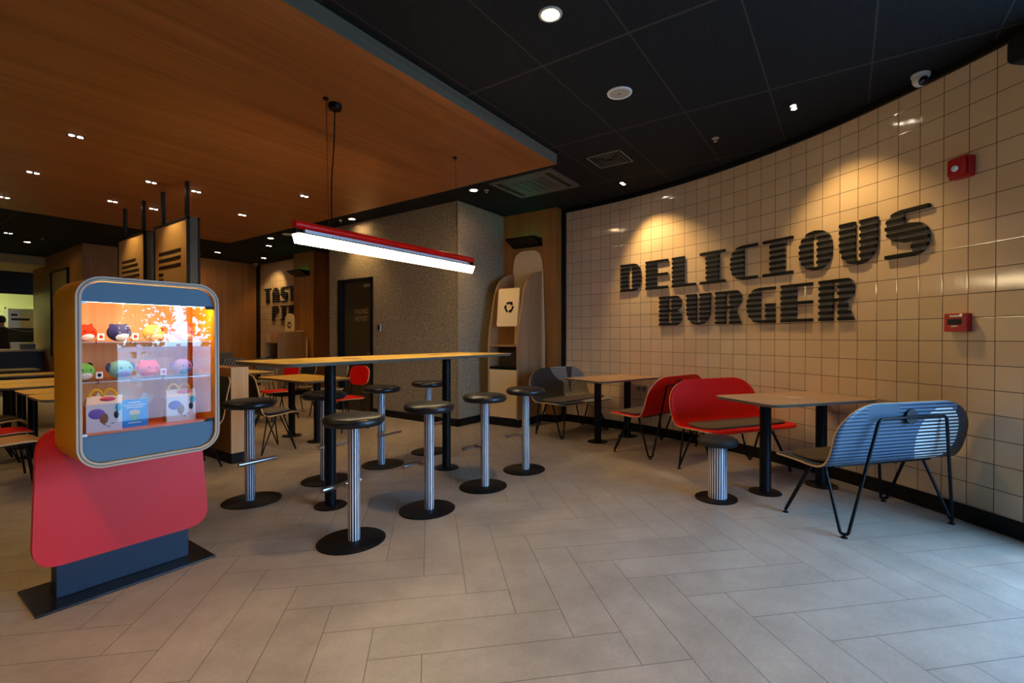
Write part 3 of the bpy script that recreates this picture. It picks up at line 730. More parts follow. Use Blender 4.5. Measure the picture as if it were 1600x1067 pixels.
# ================================================================= WALL ITEMS
def wall_frame(sidx):
    p, th = wp(sidx); # local: x along wall (heading), y = into room
    return p, th
def on_wall(name, label, cat, sidx, z):
    p, th = wp(sidx); t_ = thing(name, label, cat, (p.x, p.y, z), th+PI)   # local +y -> room?
    return t_
def wthing(name, label, cat, sidx, z):
    p, th = wp(sidx); n = Vector((math.sin(th), -math.cos(th), 0))     # into the room
    t_ = thing(name, label, cat, (p.x, p.y, z), math.atan2(n.y, n.x)+PI/2)  # local -y = room side, +x = along heading
    return t_
b = wthing('fire_sounder', 'red fire alarm strobe box high on the tiles, above the pull station', 'fire alarm', 27.85, 2.50)
bm = nb(); prism(bm, [(x_, 0, z_) for x_, z_ in rrect(-.065, .065, -.075, .075, .015, 4)], (0, -.055, 0)); obj('housing', bm, M_FIRE, b, 30)
bm = nb(); prism(bm, [(x_, -.0555, z_) for x_, z_ in rrect(-.058, .052, -.055, .065, .012, 4)], (0, -.025, 0)); obj('front_cover', bm, M_FIRE, b, 30, .004)
bm = nb(); ball(bm, (-.005, -.083, -.008), .022, .016, .022, 14); obj('strobe_lens', bm, mat('clear strobe', (.8, .8, .8), .15), b)
b = wthing('fire_call_point', 'red fire alarm call point on the tiles above the blue striped bench', 'fire alarm', 27.75, 1.405)
bm = nb(); box(bm, -.07, .07, -.06, 0, -.065, .065); obj('housing', bm, M_FIRE, b, 0, .005)
bm = nb(); box(bm, -.045, .045, -.062, -.0605, -.015, .025); obj('window', bm, M_DARK, b, 0)
bm = nb(); box(bm, -.03, .03, -.0625, -.0605, .04, .053); obj('label_strip', bm, M_WHITE, b, 0)
bm = nb(); box(bm, -.02, .02, -.0625, -.0605, -.03, -.022); obj('label_strip', bm, M_WHITE, b, 0)
bm = nb(); tube(bm, [(.045, -.05, .05), (.045, -.066, .05)], .012, 12); obj('key_lock', bm, M_BRUSH, b)
b = wthing('wall_socket', 'double beige power socket low on the tiles behind the low table', 'socket', 7.15, .60)
bm = nb(); box(bm, -.085, .085, -.012, 0, -.045, .045); obj('plate', bm, mat('beige plastic', (.5, .42, .32), .45), b, 0, .003)
for sx in (-1, 1):
    bm = nb(); lathe(bm, [(.03, .0), (.026, .002), (.001, .0)], (0, 0, 0), 18); bmesh.ops.transform(bm, matrix=Matrix.Translation((sx*.042, -.0125, 0)) @ Matrix.Rotation(PI/2, 4, 'X'), verts=bm.verts); obj('socket_outlet', bm, M_GREYP, b)
# dome camera
p, th = wp(26.4, .09)
cmt = thing('security_camera', 'white dome security camera at the ceiling above the tiled wall', 'camera', (p.x, p.y, ZC))
bm = nb(); lathe(bm, [(.058, 0), (.058, -.018), (.05, -.03), (.001, -.03)], seg=28); obj('base', bm, M_WHITE, cmt)
bm = nb(); ball(bm, (-.012, .004, -.048), .048, .048, .048, 22); obj('body', bm, M_WHITE, cmt)
bm = nb(); dv = Vector((-.72, -.45, -.5)).normalized(); q_ = dv.to_track_quat('Z', 'Y').to_matrix().to_4x4()
lathe(bm, [(.034, .018), (.033, .038), (.02, .046), (.001, .048)], seg=24); bmesh.ops.transform(bm, matrix=Matrix.Translation((-.012, .004, -.048)) @ q_, verts=bm.verts); obj('lens', bm, mat('glossy black', (.008, .008, .01), .12), cmt)
# dark speaker at the right edge
p, th = wp(30.15)
b = wthing('wall_speaker', 'dark rounded speaker at top right corner of picture', 'speaker', 30.15, 3.11)
bm = nb(); prism(bm, [(x_, -.02, z_) for x_, z_ in rrect(-.06, .10, -.09, .09, .05, 6)], (0, -.09, 0)); obj('cabinet', bm, M_DARK, b, 40, .01)
bm = nb(); box(bm, -.01, .03, -.02, 0, -.03, .03); obj('bracket', bm, M_DARK, b, 0)
# keypad by the staff door
b = thing('door_keypad', 'small grey keypad right of the staff door', 'keypad', (5.17, 6.33, 1.46))
bm = nb(); box(bm, -.018, 0, -.04, .04, -.055, .055); obj('housing', bm, M_BRUSH, b, 0, .004)
bm = nb(); box(bm, -.0205, -.0185, -.026, .026, -.035, .035); obj('screen', bm, M_DARK, b, 0)
# ================================================================= RECYCLING STATIONS
def recycle_mark(c, u, v, R, n, parent):
    """three chasing arrows on the plane spanned by u, v"""
    c = Vector(c); u = Vector(u); v = Vector(v); n = Vector(n)
    for k_ in range(3):
        a0 = PI/2+k_*2*PI/3
        bm = nb()
        ca, sa = math.cos(a0), math.sin(a0)
        def P(r_, dg): a_ = a0-math.radians(dg); return c+u*(r_*math.cos(a_)*R)+v*(r_*math.sin(a_)*R)
        outer = [P(.98, -42), P(1.0, -30), P(.92, -8), P(.95, 12), P(1.0, 30)]
        head = [P(1.16, 30), P(.86, 66), P(.42, 26)]
        inner = [P(.58, 28), P(.58, 5), P(.6, -20), P(.56, -44)]
        prism(bm, outer+head+inner, n*.002)
        obj('recycling_arrow', bm, M_BLACK, parent, 0)
def station(label, x0, y0, tall):
    """front faces -x at x0; spans y0 .. y0+w"""
    w_ = .54; t_ = thing('recycling_station', label, 'recycling bin', (x0, y0, 0))
    if tall:
        prof = [(0, .11), (0, 1.2), (.025, 1.42), (.10, 1.72), (.155, 1.95), (.21, 2.07), (.29, 2.17), (.40, 2.245), (.52, 2.29), (.66, 2.315), (.66, .11)]
    else:
        prof = [(0, .11), (0, 1.25), (.03, 1.36), (.10, 1.42), (.66, 1.44), (.66, .11)]
    for y_ in (0, w_-.022):
        bm = nb(); prism(bm, [(a_, y_, b_) for a_, b_ in prof], (0, .022, 0)); obj('side_panel', bm, M_STATW, t_, 0)
    bm = nb(); box(bm, .02, .66, .0, w_, 0, .11); obj('plinth', bm, M_BASEB, t_, 0)
    # cream back board, tapered with rounded top
    top = 2.66 if tall else 1.46
    bl = [(.66, -.07), (.66, w_+.07)]
    def bw(z):
        return 0
    zt = top; pts = []
    base = [(-.045, .11), (-.045, 1.3), (-.01, zt-.35), (.01, zt-.16), (.05, zt-.06), (.13, zt-.008), (.2, zt)]
    pts = [(.662, a_, b_) for a_, b_ in base]+[(.662, w_-a_, b_) for a_, b_ in base[::-1]]
    bm = nb(); prism(bm, pts, (.02, 0, 0)); obj('back_board', bm, M_CREAM, t_, 0)
    bm = nb(); box(bm, .01, .655, .024, w_-.024, 1.165, 1.19); obj('shelf', bm, M_STATW, t_, 0)
    bm = nb(); box(bm, .25, .655, .024, w_-.024, .11, 1.16); obj('cavity_back', bm, mat('brown void', (.06, .04, .025), .7), t_, 0)
    bm = nb(); box(bm, .012, .245, .024, w_-.024, .84, .868); obj('flap_bar', bm, M_BLACK, t_, 0)
    bm = nb(); box(bm, .012, .03, .026, w_-.026, .125, .825); obj('door', bm, M_CREAM, t_, 0, .003)
    if tall:
        bm = nb(); pl = [(.03, y_, z_) for y_, z_ in rrect(.03, .40, 1.46, 2.02, .03, 4)]
        bmp = [(a_+(c_-1.46)*.10, b_, c_) for a_, b_, c_ in pl]
        prism(bm, bmp, (.018, 0, 0)); lp = obj('lid_panel', bm, mat('lid cream', srgb(236, 210, 164), .35), t_, 0)
        recycle_mark((.0275+.28*.10, .19, 1.74), (0, -1, 0), (.1, 0, .995), .085, (-1, 0, 0), lp)
        bm = nb(); tube(bm, [(.1, w_+.03, 1.18), (.1, w_+.03, 1.35)], .008, 8); ball(bm, (.1, w_+.03, 1.36), .02, .02, .02, 10); box(bm, .09, .11, w_, w_+.04, 1.2, 1.22); obj('side_handle', bm, M_BLACK, t_)
    else:
        bm = nb(); prism(bm, [(.40, y_, z_) for y_, z_ in rrect(.04, .42, 1.43, 1.84, [.02, .15, .15, .02], 6)], (.018, 0, 0)); lp = obj('lid_panel', bm, mat('lid cream', srgb(236, 210, 164), .35), t_, 0)
        recycle_mark((.398, .23, 1.58), (0, -1, 0), (0, 0, 1), .075, (-1, 0, 0), lp)
    return t_
station('tall oak and cream recycling unit with arrow symbol, in the stone wall corner', 5.58, 3.83, True)
station('farther recycling unit under the TASTY PIE tiles with arched cream lid', 5.50, 10.12, False)
def uvtrap(label, x, y0):
    t_ = thing('insect_light_trap', label, 'insect trap', (x, y0, 2.72))
    bm = nb(); prism(bm, [(0, 0, 0), (-.04, 0, 0), (-.26, 0, .105), (-.26, 0, .125), (-.245, 0, .125), (-.235, 0, .115), (-.03, 0, .03), (0, 0, .03)], (0, .52, 0)); obj('housing', bm, M_BLACK, t_, 0)
    for y_ in (0, .515):
        bm = nb(); prism(bm, [(0, y_, 0), (-.04, y_, 0), (-.26, y_, .125), (0, y_, .125)], (0, .006, 0)); obj('end_cap', bm, M_BLACK, t_, 0)
    bm = nb(); tube(bm, [(-.035, .04, .06), (-.035, .48, .06)], .010, 10); obj('glow_tube', bm, M_UV, t_)
uvtrap('black wedge insect light trap with green glow above the near recycling unit', 6.298, 3.86)
uvtrap('black wedge insect light trap with green glow on the far oak column', 6.248, 10.10)
# ================================================================= TOY DISPLAY STAND
tds = thing('toy_display_stand', 'amber framed glass toy display case on a red panel stand', 'display case', (.893, 3.23, 0))
def L3(x, y, z): return (x-.893, y-3.23, z)
bm = nb(); box(bm, .51-.893, 1.276-.893, 3.045-3.23, 3.43-3.23, 0, .010); obj('base_plate', bm, M_PLATE, tds, 0, .002)
for (x, y) in ((.56, 3.09), (1.22, 3.09)):
    bm = nb(); lathe(bm, [(.007, .0102), (.005, .013), (.001, .0135)], L3(x, y, 0), 12); obj('bolt', bm, M_DARK, tds)
bm = nb(); box(bm, .607-.893, 1.182-.893, -.055, .045, .0105, .5); obj('pedestal', bm, M_NAVY, tds, 0, .002)
yr = 3.13-3.23
pts = []
poly = [(.512, .185, .075), (1.275, .185, .075), (1.225, .86, .08), (.535, .86, .08)]
def round_poly(poly, n=6):
    out = []
    N = len(poly)
    for i in range(N):
        x, z, r = poly[i]; a_ = Vector((poly[i-1][0]-x, poly[i-1][1]-z)).normalized()*r; b_ = Vector((poly[(i+1) % N][0]-x, poly[(i+1) % N][1]-z)).normalized()*r; p_ = Vector((x, z))
        for k_ in range(n+1):
            u = k_/n; q = (p_+a_)*(1-u)**2+p_*2*u*(1-u)+(p_+b_)*u*u; out.append((q.x, q.y))
    return out
bm = nb(); prism(bm, [(x-.893, yr, z) for x, z in round_poly([(a_, b_, c_*1.5) for a_, b_, c_ in poly])], (0, .04, 0)); obj('red_panel', bm, M_REDP, tds, 30)
# housing ring
X0, X1, Z0, Z1 = .597-.893, 1.180-.893, .705, 1.577; YF, YB = 2.764-3.23, 3.128-3.23
RO = .10; TH_ = .020
def ring(bm, x0, x1, z0, z1, r, t2, ya, yb):
    o_ = rrect(x0, x1, z0, z1, r, 10); i_ = rrect(x0+t2, x1-t2, z0+t2, z1-t2, r-t2, 10); n = len(o_)
    V = [[bm.verts.new((x, y, z)) for x, z in lp] for lp, y in ((o_, ya), (i_, ya), (i_, yb), (o_, yb))]
    for k_ in range(n):
        m_ = (k_+1) % n
        for a_ in range(4): bm.faces.new([V[a_][k_], V[a_][m_], V[(a_+1) % 4][m_], V[(a_+1) % 4][k_]])
bm = nb(); ring(bm, X0, X1, Z0, Z1, RO, TH_, YF+.004, YB); obj('housing', bm, M_YEL, tds, 40)
M_PLYL = mat('laminated plywood edge', srgb(200, 170, 140), .55)
bm = nb(); ring(bm, X0-.0005, X1+.0005, Z0-.0005, Z1+.0005, RO, .0075, YF, YF+.006); obj('ply_edge', bm, M_PLYL, tds, 40)
bm = nb(); ring(bm, X0+.0072, X1-.0072, Z0+.0072, Z1-.0072, RO-.0072, .005, YF+.0008, YF+.006); obj('ply_edge', bm, mat('ply dark glue line', srgb(120, 92, 68), .6), tds, 40)
bm = nb(); ring(bm, X0+.012, X1-.012, Z0+.012, Z1-.012, RO-.012, .009, YF, YF+.006); obj('ply_edge', bm, M_PLYL, tds, 40)
xi0, xi1, zi0, zi1 = X0+TH_, X1-TH_, Z0+TH_, Z1-TH_
ZT, ZB = 1.46, .852
def clipz(pts, zlo, zhi): 
    return [(x, min(max(z, zlo), zhi)) for x, z in pts]
def fascia(name, zlo, zhi, y_):
    pp = []
    for x, z in rrect(xi0+.003, xi1-.003, zi0+.003, zi1-.003, RO-TH_, 10):
        if zlo-1e-6 <= z <= zhi+1e-6: pp.append((x, z))
    if zlo > 1: pp = [(xi1-.003, zlo)]+pp+[(xi0+.003, zlo)]
    else:
        pp2 = [p_ for p_ in pp]; pp = pp2
        a_ = [p_ for p_ in rrect(xi0+.003, xi1-.003, zi0+.003, zi1-.003, RO-TH_, 10) if p_[1] <= zhi]
        right = [p_ for p_ in a_ if p_[0] > 0]; left = [p_ for p_ in a_ if p_[0] <= 0]
        right.sort(key=lambda p_: (p_[1])); left.sort(key=lambda p_: -p_[1])
        pp = left+right+[(xi1-.003, zhi), (xi0+.003, zhi)]
    bm = nb(); prism(bm, [(x, y_, z) for x, z in pp], (0, .012, 0)); return obj(name, bm, M_FASC, tds, 0)
fascia('upper_fascia', ZT, 2, YF+.016); fascia('lower_fascia', 0, ZB, YF+.016)
M_BACK = wood('case back oak', srgb(232, 178, 108), srgb(214, 156, 84), 'z', .5)
bm = nb(); prism(bm, [(x, YB-.014, z) for x, z in rrect(xi0+.001, xi1-.001, zi0+.001, zi1-.001, RO-TH_, 8)], (0, .012, 0)); obj('back_panel', bm, M_BACK, tds, 0)
bm = nb(); box(bm, xi0+.002, xi1-.002, YF+.03, YB-.015, ZB-.008, ZB+.004); obj('case_floor', bm, mat('case floor orange', srgb(226, 120, 60), .4), tds, 0)
bm = nb(); box(bm, xi0+.015, xi1-.015, YF+.034, YF+.052, ZT+.001, ZT+.012); obj('led_strip', bm, M_CASELED, tds, 0)
M_GLASS = bpy.data.materials.new('case glass'); M_GLASS.use_nodes = True; nt = M_GLASS.node_tree; nt.nodes.clear()
o_ = nt.nodes.new('ShaderNodeOutputMaterial'); mx = nt.nodes.new('ShaderNodeMixShader'); tr = nt.nodes.new('ShaderNodeBsdfTransparent'); gl_ = nt.nodes.new('ShaderNodeBsdfGlossy'); fr = nt.nodes.new('ShaderNodeFresnel')
gl_.inputs['Roughness'].default_value = 0; fr.inputs[0].default_value = 1.75
nt.links.new(fr.outputs[0], mx.inputs[0]); nt.links.new(tr.outputs[0], mx.inputs[1]); nt.links.new(gl_.outputs[0], mx.inputs[2]); nt.links.new(mx.outputs[0], o_.inputs[0])
M_SHELF = bpy.data.materials.new('acrylic shelf'); M_SHELF.use_nodes = True; nt = M_SHELF.node_tree; nt.nodes.clear()
o_ = nt.nodes.new('ShaderNodeOutputMaterial'); mx = nt.nodes.new('ShaderNodeMixShader'); tr = nt.nodes.new('ShaderNodeBsdfTransparent'); gl_ = nt.nodes.new('ShaderNodeBsdfGlossy'); fr = nt.nodes.new('ShaderNodeFresnel')
gl_.inputs['Roughness'].default_value = .08; fr.inputs[0].default_value = 1.45; tr.inputs[0].default_value = (.93, .93, .9, 1)
nt.links.new(fr.outputs[0], mx.inputs[0]); nt.links.new(tr.outputs[0], mx.inputs[1]); nt.links.new(gl_.outputs[0], mx.inputs[2]); nt.links.new(mx.outputs[0], o_.inputs[0])
bm = nb(); vs = [bm.verts.new(p_) for p_ in ((xi0+.001, YF+.026, ZB), (xi1-.001, YF+.026, ZB), (xi1-.001, YF+.026, ZT), (xi0+.001, YF+.026, ZT))]; bm.faces.new(vs); obj('glass_pane', bm, M_GLASS, tds, 0)
M_SHEDGE = mat('shelf edge', (.7, .72, .7), .2)
M_NUM = mat('red numeral', srgb(150, 10, 20), .5)
for zs, nums in ((1.275, ((1, 150), (2, 205), (3, 250))), (1.092, ((5, 152), (6, 205), (7, 254)))):
    bm = nb(); box(bm, xi0+.002, xi1-.002, YF+.045, YB-.02, zs, zs+.005); sh = obj('shelf', bm, M_SHELF, tds, 0)
    bm = nb(); box(bm, xi0+.002, xi1-.002, YF+.042, YF+.045, zs, zs+.005); obj('shelf_edge', bm, M_SHEDGE, sh, 0)
    for num, px_ in nums:
        k_ = (px_-800)/FPX; dx = fw0.x+rt.x*k_; dy = fw0.y+rt.y*k_; yy = YF+.040+3.23; xx = yy*dx/dy
        text_obj('shelf_number', str(num), .035, M_NUM, sh, Matrix.Translation(L3(xx, yy, zs+.004)) @ Matrix.Rotation(PI/2, 4, 'X'), .0005)
for z_ in (ZT-.004, ZB+.008):
    bm = nb(); box(bm, xi1-.04, xi1-.002, YF+.010, YF+.024, z_-.008, z_+.008); obj('glass_hinge', bm, M_DARK, tds, 0, .002)
    bm = nb(); box(bm, xi0+.002, xi0+.02, YF+.010, YF+.024, z_-.006, z_+.006); obj('glass_hinge', bm, M_SILV, tds, 0, .002)
# toys
def xat(px_, y):
    k_ = (px_-800)/FPX; return y*(fw0.x+rt.x*k_)/(fw0.y+rt.y*k_)
def fab(n, c): return mat('plush '+n, srgb(*c), .9, spec=.1)
BLK = fab('black', (20, 18, 20)); WHT = fab('white', (235, 230, 225))
def plush(label, px_, zs, y, w_, body, belly, earc, earshape, tagc=None, patch=None):
    x = xat(px_, y); rx = w_/2; rz = rx*.86
    t_ = thing('plush_toy', label, 'plush toy', (x, y, zs), .25, 'small round plush toys in the display case')
    B = lambda n, c: fab(n, c)
    bm = nb(); ball(bm, (0, 0, rz), rx, rx*.82, rz, 22); obj('body', bm, B(label[:14], body), t_)
    bm = nb(); ball(bm, (0, -rx*.28, rz*.62), rx*.66, rx*.6, rz*.55, 18); obj('belly', bm, B('b'+label[:14], belly), t_)
    for s_ in (-1, 1):
        bm = nb()
        if earshape == 'point': lathe(bm, [(rx*.24, 0), (rx*.16, rx*.22), (.0005, rx*.42)], (0, 0, 0), 12); bmesh.ops.transform(bm, matrix=Matrix.Translation((s_*rx*.5, 0, rz*1.7)) @ Matrix.Rotation(s_*.3, 4, 'Y'), verts=bm.verts)
        elif earshape == 'floppy': ball(bm, (s_*rx*.98, 0, rz*1.25), rx*.24, rx*.16, rz*.5, 12)
        else: ball(bm, (s_*rx*.62, 0, rz*1.72), rx*.27, rx*.15, rx*.27, 12)
        obj('ear', bm, B('e'+label[:14], earc), t_)
        bm = nb(); ball(bm, (s_*rx*.34, -rx*.74, rz*1.18), rx*.07, rx*.05, rx*.09, 8); obj('eye', bm, BLK, t_)
    if patch:
        bm = nb(); ball(bm, (rx*.42, -rx*.42, rz*1.35), rx*.36, rx*.3, rz*.34, 12); obj('face_patch', bm, B('p'+label[:14], patch), t_)
    if tagc:
        bm = nb(); box(bm, rx*.75, rx*1.35, -rx*.75, -rx*.72, rz*.15, rz*.95); tg = obj('paper_tag', bm, WHT, t_, 0)
        bm = nb(); ball(bm, (rx*1.05, -rx*.76, rz*.55), rx*.18, .001, rx*.18, 10); obj('tag_print', bm, B('t'+label[:14], tagc), tg)
z1, z2 = 1.281, 1.098
plush('red round plush toy with white belly, far left of upper shelf', 132, z1, 2.92, .092, (214, 50, 24), (240, 230, 220), (214, 50, 24), 'point', (210, 40, 20))
plush('navy and white round plush toy, second on upper shelf', 186, z1, 2.92, .098, (52, 54, 104), (236, 232, 230), (52, 54, 104), 'round', (200, 30, 30))
plush('yellow round plush toy with red cap on upper shelf', 240, z1, 2.92, .098, (236, 186, 96), (246, 224, 170), (226, 160, 60), 'round', None, (200, 40, 40))
plush('pink round plush toy, right end of upper shelf', 287, z1, 2.92, .10, (226, 120, 120), (240, 196, 170), (210, 80, 90), 'point')
plush('green and white round plush toy, left end of lower shelf', 128, z2, 2.92, .095, (120, 190, 90), (230, 230, 226), (30, 30, 32), 'round', (40, 40, 44))
plush('mint round plush toy with purple belly on lower shelf', 188, z2, 2.92, .104, (140, 206, 200), (120, 96, 176), (70, 80, 120), 'floppy')
plush('coral pink round plush toy, third on lower shelf', 231, z2, 2.92, .10, (238, 92, 110), (240, 104, 120), (238, 92, 110), 'round', (200, 100, 190))
plush('mauve round plush toy with grey blue belly on lower shelf', 284, z2, 2.92, .10, (178, 130, 170), (82, 86, 138), (150, 104, 160), 'floppy')
def meal_box(label, px_, y, ang):
    x = xat(px_, y)
    t_ = thing('meal_box', label, 'carton', (x, y, ZB+.004), ang, 'printed cardboard meal boxes')
    w_, d_, h = .065, .045, .13
    bm = nb(); box(bm, -w_, w_, -d_, d_, 0, h); bd = obj('carton', bm, mat('carton white', srgb(238, 232, 228), .5), t_, 0)
    bm = nb(); prism(bm, [(-w_, -d_, h), (-w_, d_, h), (-w_+.008, .0, h+.035)], (2*w_-.0, 0, 0)); obj('gable', bm, mat('carton cream', srgb(240, 228, 214), .5), t_, 0)
    # two golden arches as the handle
    bm = nb()
    for s_ in (-1, 1):
        path = [(s_*.025+.025*math.cos(a_), 0, h+.022+.042*math.sin(a_)) for a_ in [PI*k_/12 for k_ in range(13)]]
        tube(bm, path, .007, 8)
    obj('arch_handle', bm, mat('carton yellow', srgb(250, 190, 30), .5), t_)
    for nm, c, cx, cz, rx, rz in (('violet splash', (134, 96, 184), -.028, .085, .030, .024), ('brown patch', (150, 92, 48), -.002, .062, .016, .026), ('black ear', (24, 22, 26), .044, .075, .010, .018), ('teal patch', (60, 180, 196), .052, .11, .013, .02)):
        bm = nb(); ball(bm, (cx, -d_-.0004, cz), rx, .0012, rz, 12); obj('print_patch', bm, mat('print '+nm, srgb(*c), .5), bd)
    bm = nb(); ball(bm, (.015, -d_*.5, h+.019), .03, .012, .012, 12); obj('print_patch', bm, mat('print pink', srgb(236, 84, 110), .5), bd)
    bm = nb()
    for (cx, cz) in ((.0, .03), (.03, .035), (.014, .022)): box(bm, cx-.005, cx+.005, -d_-.001, -d_, cz, cz+.003)
    obj('print_patch', bm, BLK, bd, 0)
    bm = nb(); box(bm, -w_-.0012, -w_-.0002, -d_+.004, d_-.004, .004, h-.01); obj('side_print', bm, mat('print amber side', srgb(216, 150, 40), .5), bd, 0)
meal_box('printed meal box with yellow arch handle, left on the case floor', 160, 2.90, -.12)
meal_box('printed meal box with yellow arch handle, right on the case floor', 279, 2.94, -.12)
x = xat(209, 2.90)
bk = thing('blue_book', 'blue picture book standing on the case floor between boxes', 'book', (x, 2.90, ZB+.004), -.05)
bm = nb(); box(bm, -.055, .055, -.006, .006, 0, .135); cv = obj('cover', bm, mat('book blue', srgb(28, 140, 214), .4), bk, 0)
bm = nb(); box(bm, -.0525, .0545, -.005, .005, .001, .1355); obj('pages', bm, WHT, bk, 0)
bm = nb(); ball(bm, (0, -.0062, .07), .022, .0008, .014, 12); obj('cover_print', bm, mat('print peach', srgb(230, 196, 150), .5), cv)
bm = nb(); ball(bm, (0, -.0062, .047), .018, .0008, .018, 12); obj('cover_print', bm, mat('print leaf', srgb(90, 160, 70), .5), cv)
bm = nb()
for z_, w_ in ((.118, .024), (.105, .044), (.094, .034), (.018, .026)): box(bm, -w_, w_, -.0072, -.0061, z_, z_+.005)
obj('cover_print', bm, WHT, cv, 0)
for px_, z_, l in ((165, .99, 'white card leaning at the left below lower shelf'), (236, .975, 'white card hanging below the lower shelf in middle')):
    x = xat(px_, 3.02)
    t_ = thing('price_card', l, 'card', (x, 3.085, z_+.0)); t_.rotation_euler = (0, .5, .1)
    bm = nb(); box(bm, -.028, .028, -.0008, .0008, -.02, .02); obj('card', bm, WHT, t_, 0)
# ================================================================= PARTITION, BACK AREA FURNITURE
b = thing('low_partition', 'low oak partition with pale end panel and black plinth', 'partition', (2.385, 6.9, 0))
bm = nb(); box(bm, -.085, .085, -1.75, 1.75, .11, .985); obj('core', bm, M_WALLW, b, 0)
bm = nb(); box(bm, -.087, .087, -1.775, -1.751, .11, .99); obj('end_panel', bm, M_LPLY, b, 0)
bm = nb(); box(bm, -.08, .08, -1.765, 1.75, 0, .11); obj('plinth', bm, M_BASEB, b, 0)
make_table('dining_table', 'oak dining table seen under the high table, before the red chair', 'table', 1.15, .66, .785, (-.29, .29), .042, .12, M_TOP, (3.43, 5.68), PI/2, 'oak dining tables', ())
make_table('dining_table', 'oak dining table farther back beside the oak partition', 'table', 1.15, .66, .785, (-.29, .29), .042, .12, M_TOP, (3.43, 7.55), PI/2, 'oak dining tables', ())
for (x, y, l) in ((1.52, 5.66, 'nearest oak table at left edge, right behind the display case'), (1.54, 6.30, 'oak table at left, second row behind the display case'), (1.50, 7.25, 'wide oak table third back at left edge'), (1.52, 7.93, 'oak table fourth back at left edge'), (1.6, 9.35, 'oak table fifth back at left before the counter'), (1.3, 10.9, 'farthest left oak table, tip just visible')):
    make_table('dining_table', l, 'table', 1.15, .62 if y < 7 else .66, .785, (-.29, .29), .04, .12, M_TOP, (x, y), 0, 'oak dining tables', ())
def chair_legs(t_, w_=.20, f=.21, r_=-.22, z=.43, m=M_BLACK):
    for sx in (-1, 1):
        bm = nb(); tube(bm, [(sx*.15, f-.06, z), (sx*w_, f, .006)], .009, 8); obj('leg', bm, m, t_)
        bm = nb(); tube(bm, [(sx*.15, r_+.10, z), (sx*w_, r_, .006)], .009, 8); obj('leg', bm, m, t_)
def frame_chair(name, label, m, loc, rz, group=None, back=True):
    """separate plywood seat and back on a tube frame; +Y is facing"""
    t_ = thing(name, label, 'chair', (*loc, 0), rz, group)
    shell('seat', [(.21, .435), (.19, .45), (.1, .455), (-.1, .447), (-.19, .455)], .42, .07, .07, m, t_, .012, 10)
    shell('backrest', [(-.20, .62), (-.215, .70), (-.235, .80), (-.25, .89)], .44, .10, .11, m, t_, .012, 10)
    chair_legs(t_)
    bm = nb()
    for sx in (-1, 1): tube(bm, rnd([(sx*.17, -.14, .437), (sx*.19, -.21, .46), (sx*.16, -.235, .70)], .04), .009, 8)
    tube(bm, [(-.17, .14, .437), (.17, .14, .437)], .008, 8); tube(bm, [(-.17, -.14, .437), (.17, -.14, .437)], .008, 8)
    for sx in (-1, 1): tube(bm, [(sx*.17, -.14, .437), (sx*.17, .14, .437)], .008, 8)
    obj('frame', bm, M_BLACK, t_)
    return t_
def ply_chair(label, m, loc, rz, group=None):
    t_ = thing('plywood_shell_chair', label, 'chair', (*loc, 0), rz, group)
    shell('shell', [(.25, .40), (.235, .437), (.17, .455), (.0, .44), (-.13, .435), (-.19, .47), (-.215, .56), (-.235, .70), (-.262, .82), (-.285, .90)], .44, .06, .08, m, t_, .012, 10)
    bm = nb(); tp = rrect(-.17, .17, -.12, .17, .07, 6)
    bm2 = [(x_, y_, .452+.012*(y_+.12)/.29) for x_, y_ in tp]; prism(bm, bm2, (0, 0, .016)); obj('seat_pad', bm, M_PAD, t_, 40, .004)
    for sx in (-1, 1):
        for (fy, ty) in ((.20, .10), (-.20, -.08)):
            bm = nb(); tube(bm, rnd([(sx*.10, ty, .428), (sx*.195, fy, .008), (sx*.17, ty*.2, .428)], .02), .0075, 8); obj('hairpin_leg', bm, M_BLACK, t_)
    return t_
M_DKPLY = mat('black laminate', (.018, .016, .015), .5)
ply_chair('dark plywood chair with grey pad facing right, beside the oak partition', M_DKPLY, (2.82, 5.36), -PI/2)
ply_chair('dark plywood chair on the left side of the oak partition', M_DKPLY, (1.98, 5.25), PI/2)
frame_chair('tube_frame_chair', 'red plywood chair with tube frame before the staff door', M_RED, (4.08, 5.72), PI/2)
frame_chair('tube_frame_chair', 'red plywood chair partly hidden behind the high table, left of posts', M_RED, (4.0, 7.35), PI/2)
frame_chair('tube_frame_chair', 'black plywood chair beyond the second red chair', M_DKPLY, (4.55, 7.75), PI/2)
M_STR = mat('striped laminate', srgb(60, 60, 60), .5); t = NT(M_STR); s = t.sep(t.coord('UV'))
sf = t.m('GREATER_THAN', t.m('FRACT', t.m('MULTIPLY', t.m('ADD', s[0], t.m('MULTIPLY', s[1], .25)), 9)), .5)
t.l(t.mix(sf, srgb(70, 64, 58), srgb(150, 142, 128)), t.b.inputs['Base Color'])
frame_chair('tube_frame_chair', 'striped plywood chair glimpsed behind the near table post', M_STR, (4.62, 6.95), PI/2)
frame_chair('tube_frame_chair', 'pale striped chair far back near the left end of high table', M_STR, (4.35, 9.6), 2.6)
frame_chair('tube_frame_chair', 'pale striped chair far back right of its twin, before the oak wall', M_STR, (4.75, 9.3), 2.4)
ply_chair('brown plywood shell chair at the left picture edge facing the third table', mat('brown ply', srgb(120, 96, 74), .45), (.86, 7.1), -PI/2)
frame_chair('tube_frame_chair', 'red seat chair at left edge by the second table', M_RED, (.80, 6.18), -PI/2)
frame_chair('tube_frame_chair', 'oak seat chair at left edge by the nearest left table', mat('orange ply', srgb(190, 140, 92), .45), (.76, 5.6), -PI/2)
